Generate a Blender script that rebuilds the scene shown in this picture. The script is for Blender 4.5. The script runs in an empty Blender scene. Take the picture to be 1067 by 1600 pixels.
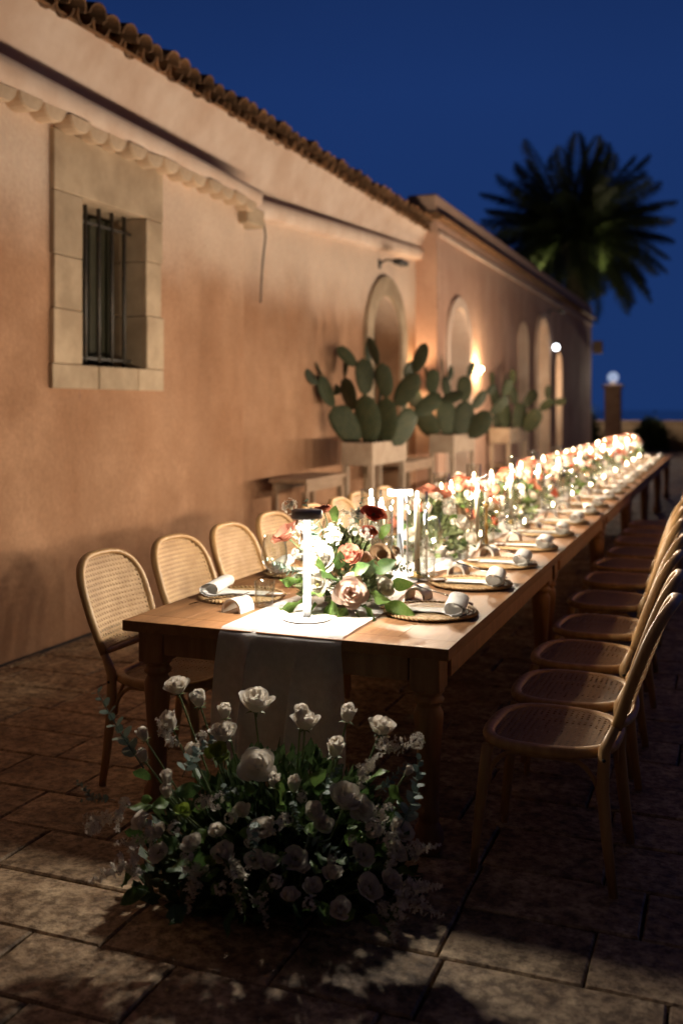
import bpy, math, random
from math import sin, cos, pi, radians as R
from mathutils import Vector as V, Matrix as M, Quaternion as Q, noise as N

# ------------------------------------------------------------------ camera, sky, exposure
sc = bpy.context.scene
col = sc.collection
cam = bpy.data.cameras.new("camera")
cam.lens = 35; cam.sensor_width = 36; cam.sensor_fit = 'AUTO'
cam.shift_y = -0.103
cam.clip_start = 0.05; cam.clip_end = 12000
cam.dof.use_dof = True; cam.dof.focus_distance = 3.6; cam.dof.aperture_fstop = 1.5; cam.dof.aperture_blades = 9
co = bpy.data.objects.new("camera", cam); col.objects.link(co)
co.location = (0, 0, 1.6); co.rotation_euler = (R(90), 0, R(21.2))
sc.camera = co

w = bpy.data.worlds.new("World"); sc.world = w; w.use_nodes = True
nt = w.node_tree
sky = nt.nodes.new("ShaderNodeTexSky"); sky.sky_type = 'NISHITA'; sky.sun_disc = False
sky.sun_elevation = R(0.0); sky.sun_rotation = R(200); sky.ozone_density = 8.0; sky.air_density = 1.0; sky.dust_density = 0.3
# blue hour: the sun has set, so the sky texture is blended into a deep blue that pales slightly towards the horizon all round
tcw = nt.nodes.new("ShaderNodeTexCoord"); sxw = nt.nodes.new("ShaderNodeSeparateXYZ"); nt.links.new(tcw.outputs["Generated"], sxw.inputs[0])
rpw = nt.nodes.new("ShaderNodeValToRGB"); ew = rpw.color_ramp.elements
ew[0].position = 0.0; ew[0].color = (0.105, 0.36, 1.42, 1); ew[1].position = 0.30; ew[1].color = (0.10, 0.33, 1.36, 1)
e2 = ew.new(0.55); e2.color = (0.055, 0.16, 0.66, 1)
e3 = ew.new(1.0); e3.color = (0.03, 0.08, 0.30, 1)
nt.links.new(sxw.outputs["Z"], rpw.inputs[0])
mxw = nt.nodes.new("ShaderNodeMix"); mxw.data_type = 'RGBA'; mxw.inputs[0].default_value = 0.95
nt.links.new(sky.outputs[0], mxw.inputs[6]); nt.links.new(rpw.outputs[0], mxw.inputs[7]); 
nzw = nt.nodes.new("ShaderNodeTexNoise"); nzw.inputs["Scale"].default_value = 2.2; nzw.inputs["Detail"].default_value = 6; nt.links.new(tcw.outputs["Generated"], nzw.inputs["Vector"])
mnw = nt.nodes.new("ShaderNodeMapRange"); mnw.inputs[3].default_value = 0.86; mnw.inputs[4].default_value = 1.14; nt.links.new(nzw.outputs["Fac"], mnw.inputs[0])
hzw = nt.nodes.new("ShaderNodeVectorMath"); hzw.operation = 'SCALE'; nt.links.new(mxw.outputs[2], hzw.inputs[0]); nt.links.new(mnw.outputs[0], hzw.inputs["Scale"])
# the afterglow is ahead; unseen sky behind is dimmed to mauve to cut blue fill
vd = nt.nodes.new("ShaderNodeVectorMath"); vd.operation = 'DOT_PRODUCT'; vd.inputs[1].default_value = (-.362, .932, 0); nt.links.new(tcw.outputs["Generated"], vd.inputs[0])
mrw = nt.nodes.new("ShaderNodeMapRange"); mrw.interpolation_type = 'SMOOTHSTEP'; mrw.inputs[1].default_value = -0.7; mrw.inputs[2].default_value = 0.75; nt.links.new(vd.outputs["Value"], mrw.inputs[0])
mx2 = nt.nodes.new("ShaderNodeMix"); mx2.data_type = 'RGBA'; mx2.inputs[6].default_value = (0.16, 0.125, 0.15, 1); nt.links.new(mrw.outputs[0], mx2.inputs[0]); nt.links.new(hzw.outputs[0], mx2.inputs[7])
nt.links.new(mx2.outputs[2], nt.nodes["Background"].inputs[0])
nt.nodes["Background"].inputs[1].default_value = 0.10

sc.view_settings.view_transform = 'Standard'; sc.view_settings.look = 'None'
sc.view_settings.exposure = 0.0; sc.view_settings.gamma = 1.0; sc.view_settings.use_curve_mapping = False
sc.render.engine = 'CYCLES'
cy = sc.cycles
cy.use_denoising = True; cy.max_bounces = 7; cy.diffuse_bounces = 3; cy.glossy_bounces = 3; cy.transmission_bounces = 4
cy.transparent_max_bounces = 40; cy.caustics_reflective = False; cy.caustics_refractive = False
cy.sample_clamp_indirect = 4.0; cy.use_light_tree = True

# light powers (watts), one place
LED_E = 1000.0       # emission strength of the led ring recessed under a table lamp's head
CANDLE_W = 31.0
SCONCE_W = 40.0
random.seed(11)
rnd = random.Random(5)

# ------------------------------------------------------------------ helpers
class MB:
    def __init__(s): s.v = []; s.f = []; s.sm = []
    def add(s, vs, fs, smooth=False):
        o = len(s.v); s.v += [tuple(p) for p in vs]
        for f in fs: s.f.append(tuple(i + o for i in f)); s.sm.append(smooth)
        return s
    def box(s, a, b, ch=0.0):
        x0, y0, z0 = a; x1, y1, z1 = b
        if ch <= 0:
            vs = [(x, y, z) for z in (z0, z1) for x, y in ((x0, y0), (x1, y0), (x1, y1), (x0, y1))]
            return s.add(vs, [(3, 2, 1, 0), (4, 5, 6, 7), (0, 1, 5, 4), (1, 2, 6, 5), (2, 3, 7, 6), (3, 0, 4, 7)])
        c = ch
        rings = []
        for z, i in ((z0, c), (z0 + c, 0), (z1 - c, 0), (z1, c)):
            rings.append([(x0 + i + (c if i == 0 else 0), y0 + i, z), (x1 - i - (c if i == 0 else 0), y0 + i, z), (x1 - i, y0 + i + (c if i == 0 else 0), z), (x1 - i, y1 - i - (c if i == 0 else 0), z),
                          (x1 - i - (c if i == 0 else 0), y1 - i, z), (x0 + i + (c if i == 0 else 0), y1 - i, z), (x0 + i, y1 - i - (c if i == 0 else 0), z), (x0 + i, y0 + i + (c if i == 0 else 0), z)])
        return s.loft(rings, closed=True, caps=True)
    def loft(s, rings, closed=True, caps=False, smooth=False):
        n = len(rings[0]); vs = [p for r in rings for p in r]; fs = []
        for i in range(len(rings) - 1):
            for j in range(n if closed else n - 1):
                k = (j + 1) % n
                fs.append((i * n + j, i * n + k, (i + 1) * n + k, (i + 1) * n + j))
        if caps: fs += [tuple(reversed(range(n))), tuple(range((len(rings) - 1) * n, len(rings) * n))]
        return s.add(vs, fs, smooth)
    def lathe(s, prof, n=24, c=(0, 0, 0), smooth=True, caps=False):
        rings = [[(c[0] + r * cos(2 * pi * k / n), c[1] + r * sin(2 * pi * k / n), c[2] + z) for k in range(n)] for r, z in prof]
        return s.loft(rings, True, caps, smooth)
    def sweep(s, path, ra, rb=None, n=8, ref=(0, 0, 1), caps=True, smooth=True, sq=1.0, loop=False):
        path = [V(p) for p in path]; rings = []; L = len(path); ref = V(ref)
        for i, p in enumerate(path):
            if loop: t = path[(i + 1) % L] - path[i - 1]
            else: t = path[min(i + 1, L - 1)] - path[max(i - 1, 0)]
            t = t.normalized() if t.length > 1e-9 else V((0, 0, 1))
            a = t.cross(ref)
            if a.length < 1e-4: a = t.cross(V((1, 0, 0)))
            if a.length < 1e-4: a = t.cross(V((0, 1, 0)))
            a.normalize(); b = a.cross(t).normalized()
            r1 = ra[i] if hasattr(ra, '__len__') else ra
            r2 = r1 if rb is None else (rb[i] if hasattr(rb, '__len__') else rb)
            ring = []
            for k in range(n):
                u = 2 * pi * k / n; cu, su = cos(u), sin(u)
                if sq != 1.0:
                    cu = math.copysign(abs(cu) ** sq, cu); su = math.copysign(abs(su) ** sq, su)
                ring.append(p + a * (r1 * cu) + b * (r2 * su))
            rings.append(ring)
        if loop: rings.append(rings[0])
        return s.loft(rings, True, caps and not loop, smooth)
    def grid(s, fn, nu, nv, smooth=True):
        vs = [fn(i / nu, j / nv) for j in range(nv + 1) for i in range(nu + 1)]
        fs = [(j * (nu + 1) + i, j * (nu + 1) + i + 1, (j + 1) * (nu + 1) + i + 1, (j + 1) * (nu + 1) + i) for j in range(nv) for i in range(nu)]
        return s.add(vs, fs, smooth)
    def ico(s, c, r, sub=1, smooth=True, sc3=(1, 1, 1)):
        import bmesh
        bm = bmesh.new(); bmesh.ops.create_icosphere(bm, subdivisions=sub, radius=1)
        vs = [(c[0] + v.co.x * r * sc3[0], c[1] + v.co.y * r * sc3[1], c[2] + v.co.z * r * sc3[2]) for v in bm.verts]
        fs = [tuple(v.index for v in f.verts) for f in bm.faces]; bm.free()
        return s.add(vs, fs, smooth)
    def join(s, o, mat=None):
        vs = [mat @ V(p) for p in o.v] if mat is not None else o.v
        k = len(s.v); s.v += [tuple(p) for p in vs]; s.f += [tuple(i + k for i in f) for f in o.f]; s.sm += o.sm
        return s
    def mesh(s, name, mat):
        me = bpy.data.meshes.new(name); me.from_pydata(s.v, [], s.f); me.polygons.foreach_set("use_smooth", s.sm)
        me.materials.append(mat); me.update(); return me

def ob(name, me, parent=None, mat=None, **props):
    o = bpy.data.objects.new(name, me); col.objects.link(o)
    if parent is not None: o.parent = parent
    if mat is not None: o.matrix_basis = mat
    for k, v in props.items(): o[k] = v
    return o
def part(name, mb, mat, parent, m=None, **props): return ob(name, mb.mesh(name, mat), parent, m, **props)
def thing(name, label, cat, loc=(0, 0, 0), rz=0.0, group=None):
    o = bpy.data.objects.new(name, None); col.objects.link(o)
    o.empty_display_size = 0.05
    o.location = loc; o.rotation_euler = (0, 0, rz); o["label"] = label; o["category"] = cat
    if group: o["group"] = group
    return o
def tag(o, label, cat, group=None):
    o["label"] = label; o["category"] = cat
    if group: o["group"] = group
    return o
def struct(name, mb, mat, parent=None): return part(name, mb, mat, parent, kind="structure")
def dup(root, loc, rz, label):
    r = root.copy(); col.objects.link(r); r.location = loc; r.rotation_euler = (0, 0, rz); r["label"] = label
    for ch in list(root.children):
        c = ch.copy(); col.objects.link(c); c.parent = r
        for g in list(ch.children):
            d = g.copy(); col.objects.link(d); d.parent = c
    return r
def place(p, d, s=1.0, roll=0.0):          # z axis along d at p
    q = V((0, 0, 1)).rotation_difference(V(d).normalized())
    ss = s if hasattr(s, '__len__') else (s, s, s)
    return M.LocRotScale(V(p), q @ Q((0, 0, 1), roll), V(ss))
ORD = "first second third fourth fifth sixth seventh eighth ninth tenth eleventh twelfth thirteenth fourteenth fifteenth sixteenth seventeenth eighteenth nineteenth twentieth twenty-first twenty-second".split()

# ------------------------------------------------------------------ materials
def mat(name, c, rough=0.6, c2=None, scale=6.0, detail=5.0, bump=0.0, bscale=None, rnd_amt=0.0, island=0.0, spec=0.5, metal=0.0, trans=0.0, stretch=None, lo=0.35, hi=0.65, coord='Object', tcol=None):
    m = bpy.data.materials.new(name); m.use_nodes = True
    t = m.node_tree; b = t.nodes["Principled BSDF"]; L = t.links.new
    b.inputs["Roughness"].default_value = rough; b.inputs["Metallic"].default_value = metal
    b.inputs["Specular IOR Level"].default_value = spec
    tc = t.nodes.new("ShaderNodeTexCoord"); src = tc.outputs[coord]
    if stretch:
        mp = t.nodes.new("ShaderNodeMapping"); mp.inputs["Scale"].default_value = stretch; L(src, mp.inputs[0]); src = mp.outputs[0]
    nz = t.nodes.new("ShaderNodeTexNoise"); nz.inputs["Scale"].default_value = scale; nz.inputs["Detail"].default_value = detail
    nz.inputs["Roughness"].default_value = 0.6
    L(src, nz.inputs["Vector"])
    rp = t.nodes.new("ShaderNodeValToRGB"); rp.color_ramp.elements[0].position = lo; rp.color_ramp.elements[1].position = hi
    rp.color_ramp.elements[0].color = (*c, 1); rp.color_ramp.elements[1].color = (*(c2 or c), 1)
    L(nz.outputs["Fac"], rp.inputs[0]); out = rp.outputs[0]
    if rnd_amt or island:
        if island: g = t.nodes.new("ShaderNodeNewGeometry"); ro = g.outputs["Random Per Island"]; amt = island
        else: g = t.nodes.new("ShaderNodeObjectInfo"); ro = g.outputs["Random"]; amt = rnd_amt
        mr = t.nodes.new("ShaderNodeMapRange"); mr.inputs[3].default_value = 1 - amt; mr.inputs[4].default_value = 1 + amt
        L(ro, mr.inputs[0])
        hs = t.nodes.new("ShaderNodeHueSaturation"); L(mr.outputs[0], hs.inputs["Value"]); L(out, hs.inputs["Color"]); out = hs.outputs[0]
    L(out, b.inputs["Base Color"])
    if bump:
        n2 = nz
        if bscale:
            n2 = t.nodes.new("ShaderNodeTexNoise"); n2.inputs["Scale"].default_value = bscale; n2.inputs["Detail"].default_value = 6; L(src, n2.inputs["Vector"])
        bp = t.nodes.new("ShaderNodeBump"); bp.inputs["Strength"].default_value = bump; bp.inputs["Distance"].default_value = 0.01
        L(n2.outputs["Fac"], bp.inputs["Height"]); L(bp.outputs[0], b.inputs["Normal"])
    if trans:
        tr = t.nodes.new("ShaderNodeBsdfTranslucent"); mx = t.nodes.new("ShaderNodeMixShader"); mx.inputs[0].default_value = trans
        if tcol: tr.inputs[0].default_value = (*tcol, 1)
        else: L(out, tr.inputs[0])
        L(b.outputs[0], mx.inputs[1]); L(tr.outputs[0], mx.inputs[2]); L(mx.outputs[0], t.nodes["Material Output"].inputs[0])
    m["ramp"] = rp.name
    return m

def glass_mat(name, tint=(0.97, 0.98, 0.97)):
    m = bpy.data.materials.new(name); m.use_nodes = True; t = m.node_tree; L = t.links.new
    t.nodes.remove(t.nodes["Principled BSDF"])
    a = t.nodes.new("ShaderNodeBsdfTransparent"); a.inputs[0].default_value = (*tint, 1)
    g = t.nodes.new("ShaderNodeBsdfGlossy"); g.inputs["Roughness"].default_value = 0.04; g.inputs[0].default_value = (1, 1, 1, 1)
    lw = t.nodes.new("ShaderNodeLayerWeight"); lw.inputs[0].default_value = 0.5
    pw = t.nodes.new("ShaderNodeMath"); pw.operation = 'POWER'; pw.inputs[1].default_value = 2.8; L(lw.outputs["Facing"], pw.inputs[0])
    ml = t.nodes.new("ShaderNodeMath"); ml.operation = 'MULTIPLY_ADD'; ml.inputs[1].default_value = 0.9; ml.inputs[2].default_value = 0.06; ml.use_clamp = True
    L(pw.outputs[0], ml.inputs[0])
    tm_ = t.nodes.new("ShaderNodeMix"); tm_.data_type = 'RGBA'; tm_.inputs[6].default_value = (*tint, 1); tm_.inputs[7].default_value = (.50, .52, .50, 1)
    p2 = t.nodes.new("ShaderNodeMath"); p2.operation = 'POWER'; p2.inputs[1].default_value = 3.0; L(lw.outputs["Facing"], p2.inputs[0]); L(p2.outputs[0], tm_.inputs[0]); L(tm_.outputs[2], a.inputs[0])
    mx = t.nodes.new("ShaderNodeMixShader"); L(ml.outputs[0], mx.inputs[0]); L(a.outputs[0], mx.inputs[1]); L(g.outputs[0], mx.inputs[2])
    L(mx.outputs[0], t.nodes["Material Output"].inputs[0]); return m

def emit_mat(name, c, s, clear=False):
    m = bpy.data.materials.new(name); m.use_nodes = True; t = m.node_tree; L = t.links.new
    t.nodes.remove(t.nodes["Principled BSDF"])
    e = t.nodes.new("ShaderNodeEmission"); e.inputs[0].default_value = (*c, 1); e.inputs[1].default_value = s
    o = e.outputs[0]
    if clear:
        a = t.nodes.new("ShaderNodeBsdfTransparent"); ad = t.nodes.new("ShaderNodeAddShader"); L(o, ad.inputs[0]); L(a.outputs[0], ad.inputs[1]); o = ad.outputs[0]
    L(o, t.nodes["Material Output"].inputs[0]); return m

def plaster_mat(name, a, b, hi_c, zsplit):
    """old limewash: blotches, drips, and a paler repainted band whose ragged edge runs at zsplit"""
    m = bpy.data.materials.new(name); m.use_nodes = True; t = m.node_tree; L = t.links.new; bs = t.nodes["Principled BSDF"]
    bs.inputs["Roughness"].default_value = 0.92; bs.inputs["Specular IOR Level"].default_value = 0.15
    g = t.nodes.new("ShaderNodeNewGeometry"); P = g.outputs["Position"]
    def nz(scale, det, st=None):
        n = t.nodes.new("ShaderNodeTexNoise"); n.inputs["Scale"].default_value = scale; n.inputs["Detail"].default_value = det; n.inputs["Roughness"].default_value = 0.62
        if st:
            mp = t.nodes.new("ShaderNodeMapping"); mp.inputs["Scale"].default_value = st; L(P, mp.inputs[0]); L(mp.outputs[0], n.inputs["Vector"])
        else: L(P, n.inputs["Vector"])
        return n.outputs["Fac"]
    def ramp(f, p0, p1, c0, c1):
        r = t.nodes.new("ShaderNodeValToRGB"); e = r.color_ramp.elements; e[0].position = p0; e[1].position = p1; e[0].color = (*c0, 1); e[1].color = (*c1, 1); L(f, r.inputs[0]); return r.outputs[0]
    def mix(f, x, y, mode='MIX'):
        n = t.nodes.new("ShaderNodeMix"); n.data_type = 'RGBA'; n.blend_type = mode
        if hasattr(f, 'links'): L(f, n.inputs[0])
        else: n.inputs[0].default_value = f
        for s_, v_ in ((n.inputs[6], x), (n.inputs[7], y)):
            if hasattr(v_, 'links'): L(v_, s_)
            else: s_.default_value = (*v_, 1)
        return n.outputs[2]
    base = ramp(nz(1.1, 6), 0.35, 0.66, a, b)
    base = mix(ramp(nz(1.0, 4, (2.6, 2.6, 0.55)), 0.50, 0.78, (0, 0, 0), (0.42, 0.42, 0.42)), base, [0.72 * k for k in a])
    base = mix(ramp(nz(0.55, 7), 0.52, 0.60, (0, 0, 0), (0.26, 0.26, 0.26)), base, [1.3 * k for k in b])
    sx = t.nodes.new("ShaderNodeSeparateXYZ"); L(P, sx.inputs[0])
    wob = t.nodes.new("ShaderNodeMath"); wob.operation = 'MULTIPLY_ADD'; wob.inputs[1].default_value = 0.45; L(nz(1.6, 4), wob.inputs[0]); L(sx.outputs["Z"], wob.inputs[2])
    mr = t.nodes.new("ShaderNodeMapRange"); mr.interpolation_type = 'SMOOTHSTEP'; mr.inputs[1].default_value = zsplit - 0.25; mr.inputs[2].default_value = zsplit + 0.55; L(wob.outputs[0], mr.inputs[0])
    base = mix(mr.outputs[0], base, mix(ramp(nz(2.0, 5), 0.3, 0.7, (0, 0, 0), (1, 1, 1)), hi_c, [0.85 * k for k in hi_c]))
    base = mix(0.16, base, ramp(nz(30, 4), 0.3, 0.7, (0.25, 0.18, 0.14), (0.9, 0.8, 0.7)), 'OVERLAY')
    L(base, bs.inputs["Base Color"])
    bp = t.nodes.new("ShaderNodeBump"); bp.inputs["Strength"].default_value = 0.35; bp.inputs["Distance"].default_value = 0.02
    L(nz(9, 7), bp.inputs["Height"]); L(bp.outputs[0], bs.inputs["Normal"]); return m

MT = {}
MT['plaster'] = plaster_mat('limewash plaster', (0.31, 0.165, 0.093), (0.44, 0.26, 0.16), (0.74, 0.57, 0.45), 2.95)
MT['plaster2'] = plaster_mat('limewash plaster wing', (0.50, 0.30, 0.215), (0.60, 0.39, 0.29), (0.62, 0.42, 0.32), 4.1)
MT['eave'] = mat('eave plaster', (0.76, 0.60, 0.49), 0.9, (0.64, 0.46, 0.35), 2.5, 6, 0.3, 12, spec=0.15)
MT['stone'] = mat('window stone', (0.50, 0.38, 0.26), 0.9, (0.34, 0.25, 0.165), 3.0, 7, 0.5, 22, rnd_amt=0.12, spec=0.2)
MT['tile'] = mat('clay tile', (0.30, 0.15, 0.07), 0.9, (0.14, 0.085, 0.05), 7, 6, 0.5, 25, rnd_amt=0.35, spec=0.2)
MT['tileb'] = mat('clay tile field', (0.16, 0.09, 0.05), 0.9, (0.07, 0.05, 0.035), 7, 6, 0.5, 25, island=0.35, spec=0.2)
MT['limetile'] = mat('limewashed tile', (0.70, 0.54, 0.38), 0.9, (0.56, 0.40, 0.27), 7, 6, 0.4, 20, rnd_amt=0.12, spec=0.2)
MT['iron'] = mat('dark iron', (0.03, 0.027, 0.022), 0.6, (0.06, 0.045, 0.03), 20, 4, 0.2)
MT['shutter'] = mat('dark green wood', (0.035, 0.035, 0.02), 0.6, (0.06, 0.055, 0.03), 6, 4, 0.3, 30, stretch=(8, 8, 1))
MT['door'] = mat('grey door wood', (0.16, 0.12, 0.10), 0.7, (0.09, 0.07, 0.06), 6, 5, 0.3, 30, stretch=(8, 8, 1))
MT['oak'] = mat('oak table', (0.27, 0.13, 0.052), 0.58, (0.16, 0.073, 0.028), 2.2, 8, 0.12, 18, rnd_amt=0.10, stretch=(14, 1.2, 14), lo=0.3, hi=0.72, spec=0.3)
MT['oakleg'] = mat('oak leg', (0.30, 0.14, 0.06), 0.5, (0.20, 0.09, 0.035), 3, 6, 0.15, 18, stretch=(10, 10, 1.2))
MT['beech'] = mat('chair wood', (0.50, 0.30, 0.13), 0.45, (0.36, 0.20, 0.08), 4, 6, 0.08, 25, rnd_amt=0.08, stretch=(8, 8, 1))
MT['cane'] = mat('woven cane', (0.58, 0.37, 0.18), 0.55, (0.44, 0.26, 0.11), 12, 5, rnd_amt=0.06, trans=0.15)
MT['seatcane'] = mat('seat cane', (0.34, 0.19, 0.08), 0.6, (0.24, 0.13, 0.055), 12, 5, rnd_amt=0.06)
MT['linen'] = mat('sheer linen', (0.86, 0.83, 0.80), 0.95, (0.72, 0.69, 0.66), 30, 5, 0.08, 300, trans=0.5, spec=0.1)
def sheer(m, amt):
    t = m.node_tree; L = t.links.new; out = t.nodes["Material Output"].inputs[0]; src = out.links[0].from_socket
    a = t.nodes.new("ShaderNodeBsdfTransparent"); x = t.nodes.new("ShaderNodeMixShader"); x.inputs[0].default_value = amt
    L(src, x.inputs[1]); L(a.outputs[0], x.inputs[2]); L(x.outputs[0], out)
sheer(MT['linen'], 0.10)
MT['napkin'] = mat('napkin cotton', (0.80, 0.78, 0.75), 0.95, (0.72, 0.70, 0.67), 20, 5, 0.1, 180, trans=0.12, spec=0.1)
MT['ceramic'] = mat('rest ceramic', (0.78, 0.73, 0.66), 0.35, (0.70, 0.63, 0.55), 14, 4)
MT['steel'] = mat('dark steel', (0.22, 0.20, 0.18), 0.25, (0.16, 0.14, 0.12), 10, 3, metal=1.0)
MT['brass'] = mat('aged brass', (0.60, 0.40, 0.16), 0.3, (0.42, 0.27, 0.10), 14, 4, metal=1.0)
MT['wicker'] = mat('wicker', (0.42, 0.27, 0.12), 0.7, (0.26, 0.15, 0.06), 40, 4, 0.3, 120, island=0.2)
MT['leather'] = mat('brown tag', (0.22, 0.10, 0.04), 0.6, (0.15, 0.07, 0.03), 30, 4)
MT['paper'] = mat('card paper', (0.80, 0.79, 0.76), 0.9)
MT['white'] = mat('white metal', (0.82, 0.81, 0.79), 0.5, (0.78, 0.77, 0.75), 5, 2)
MT['greym'] = mat('grey metal', (0.38, 0.36, 0.34), 0.5)
MT['wax'] = mat('candle wax', (0.84, 0.78, 0.66), 0.5, (0.80, 0.73, 0.60), 9, 3, trans=0.3)
MT['black'] = mat('black metal', (0.02, 0.02, 0.02), 0.5)
MT['glass'] = glass_mat('thin glass')
MT['flame'] = emit_mat('candle flame', (1.0, 0.78, 0.46), 40.0, True)
MT['led'] = emit_mat('led ring', (1.0, 0.91, 0.79), LED_E)
MT['tube'] = emit_mat('glowing tube', (1.0, 0.96, 0.90), 1.3)
MT['bulb'] = emit_mat('lit bulb', (1.0, 0.80, 0.50), 30.0, True)
MT['globe'] = emit_mat('frosted globe', (0.75, 0.85, 1.0), 0.22, True)
MT['bulbw'] = emit_mat('white bulb', (0.9, 0.95, 1.0), 9.0)
MT['rosew'] = mat('white petal', (0.88, 0.82, 0.71), 0.6, (0.84, 0.76, 0.64), 10, 3, trans=0.45, spec=0.2, rnd_amt=0.06)
MT['blush'] = mat('blush petal', (0.84, 0.66, 0.54), 0.6, (0.80, 0.56, 0.44), 12, 3, trans=0.45, spec=0.2)
MT['coral'] = mat('coral petal', (0.82, 0.38, 0.26), 0.6, (0.76, 0.29, 0.18), 14, 3, trans=0.45, spec=0.2, rnd_amt=0.15)
MT['rust'] = mat('rust red petal', (0.68, 0.18, 0.10), 0.6, (0.50, 0.11, 0.06), 14, 3, trans=0.25, spec=0.2, rnd_amt=0.15)
MT['tanp'] = mat('beige petal', (0.52, 0.36, 0.22), 0.65, (0.40, 0.26, 0.15), 14, 3, trans=0.25, spec=0.2)
MT['lime'] = mat('lime sepal', (0.38, 0.46, 0.07), 0.55, (0.28, 0.38, 0.06), 12, 3, trans=0.3)
MT['tinyw'] = mat('tiny blossom', (0.80, 0.75, 0.66), 0.7, (0.72, 0.64, 0.52), 40, 3, trans=0.25, island=0.12)
MT['leaf'] = mat('leaf', (0.055, 0.115, 0.03), 0.42, (0.10, 0.17, 0.045), 14, 4, 0.2, 60, trans=0.25, rnd_amt=0.3)
MT['leafb'] = mat('bright leaf', (0.12, 0.22, 0.045), 0.4, (0.18, 0.28, 0.07), 14, 4, 0.2, 60, trans=0.3, rnd_amt=0.2)
MT['bulk'] = mat('foliage', (0.035, 0.065, 0.02), 0.55, (0.06, 0.09, 0.03), 14, 3, trans=0.2, island=0.4)
MT['euca'] = mat('eucalyptus leaf', (0.17, 0.25, 0.19), 0.55, (0.24, 0.32, 0.25), 20, 3, trans=0.25, island=0.2)
MT['olive'] = mat('olive leaf', (0.10, 0.13, 0.05), 0.5, (0.16, 0.18, 0.08), 20, 3, trans=0.2, island=0.3)
MT['stem'] = mat('green stem', (0.10, 0.15, 0.05), 0.6, (0.14, 0.18, 0.07), 20, 3)
MT['core'] = mat('flower heart', (0.30, 0.30, 0.10), 0.8, (0.20, 0.16, 0.05), 60, 3, 0.4, 200)
MT['cactus'] = mat('cactus pad', (0.014, 0.025, 0.007), 0.7, (0.042, 0.044, 0.015), 9, 6, 0.7, 40, rnd_amt=0.25)
MT['planter'] = mat('pale planter', (0.40, 0.30, 0.215), 0.85, (0.30, 0.21, 0.145), 6, 5, 0.3, 30, rnd_amt=0.08)
MT['palewood'] = mat('pale console wood', (0.34, 0.22, 0.14), 0.8, (0.25, 0.155, 0.09), 5, 5, 0.2, 30, stretch=(6, 1, 6))
MT['soil'] = mat('soil', (0.04, 0.03, 0.02), 0.95, (0.07, 0.05, 0.03), 20, 4, 0.6, 60)
MT['frond'] = mat('palm frond', (0.035, 0.055, 0.022), 0.5, (0.06, 0.08, 0.03), 3, 3, rnd_amt=0.3, trans=0.15)
MT['bark'] = mat('palm bark', (0.07, 0.05, 0.035), 0.9, (0.035, 0.025, 0.018), 6, 6, 0.8, 15)
MT['gwall'] = mat('garden wall stone', (0.34, 0.24, 0.15), 0.9, (0.22, 0.15, 0.09), 2, 6, 0.6, 12)

def paving_mat(name, isl):
    m = mat(name, (0.56, 0.42, 0.275), 0.62, (0.25, 0.165, 0.10), 5.5, 10, 0.9, 34, rnd_amt=0 if isl else 0.16, island=0.16 if isl else 0, lo=0.36, hi=0.64, spec=0.35)
    t = m.node_tree; L = t.links.new; bs = t.nodes["Principled BSDF"]; src = bs.inputs["Base Color"].links[0].from_socket
    g = t.nodes.new("ShaderNodeNewGeometry"); n = t.nodes.new("ShaderNodeTexNoise"); n.inputs["Scale"].default_value = 24; n.inputs["Detail"].default_value = 8; n.inputs["Roughness"].default_value = .7; L(g.outputs["Position"], n.inputs["Vector"])
    rs = g.outputs["Random Per Island"] if isl else t.nodes.new("ShaderNodeObjectInfo").outputs["Random"]
    sc_ = t.nodes.new("ShaderNodeMath"); sc_.operation = 'MULTIPLY'; sc_.inputs[1].default_value = 60; L(rs, sc_.inputs[0])
    ad = t.nodes.new("ShaderNodeVectorMath"); L(g.outputs["Position"], ad.inputs[0]); L(sc_.outputs[0], ad.inputs[1])
    for q in t.nodes:
        if q.type == 'TEX_NOISE': L(ad.outputs[0], q.inputs["Vector"])
    r = t.nodes.new("ShaderNodeValToRGB"); e = r.color_ramp.elements; e[0].position = .40; e[1].position = .60; e[0].color = (.36, .32, .28, 1); e[1].color = (1.15, 1.12, 1.05, 1); L(n.outputs["Fac"], r.inputs[0])
    x = t.nodes.new("ShaderNodeMix"); x.data_type = 'RGBA'; x.blend_type = 'MULTIPLY'; x.inputs[0].default_value = 1; L(src, x.inputs[6]); L(r.outputs[0], x.inputs[7]); L(x.outputs[2], bs.inputs["Base Color"])
    return m
MT['paving'] = paving_mat('paving stone', False); MT['paving_far'] = paving_mat('paving stone far', True)
MT['joint'] = mat('joint dirt', (0.06, 0.045, 0.03), 0.95, (0.10, 0.075, 0.05), 6, 6, 0.5, 40)

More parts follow.
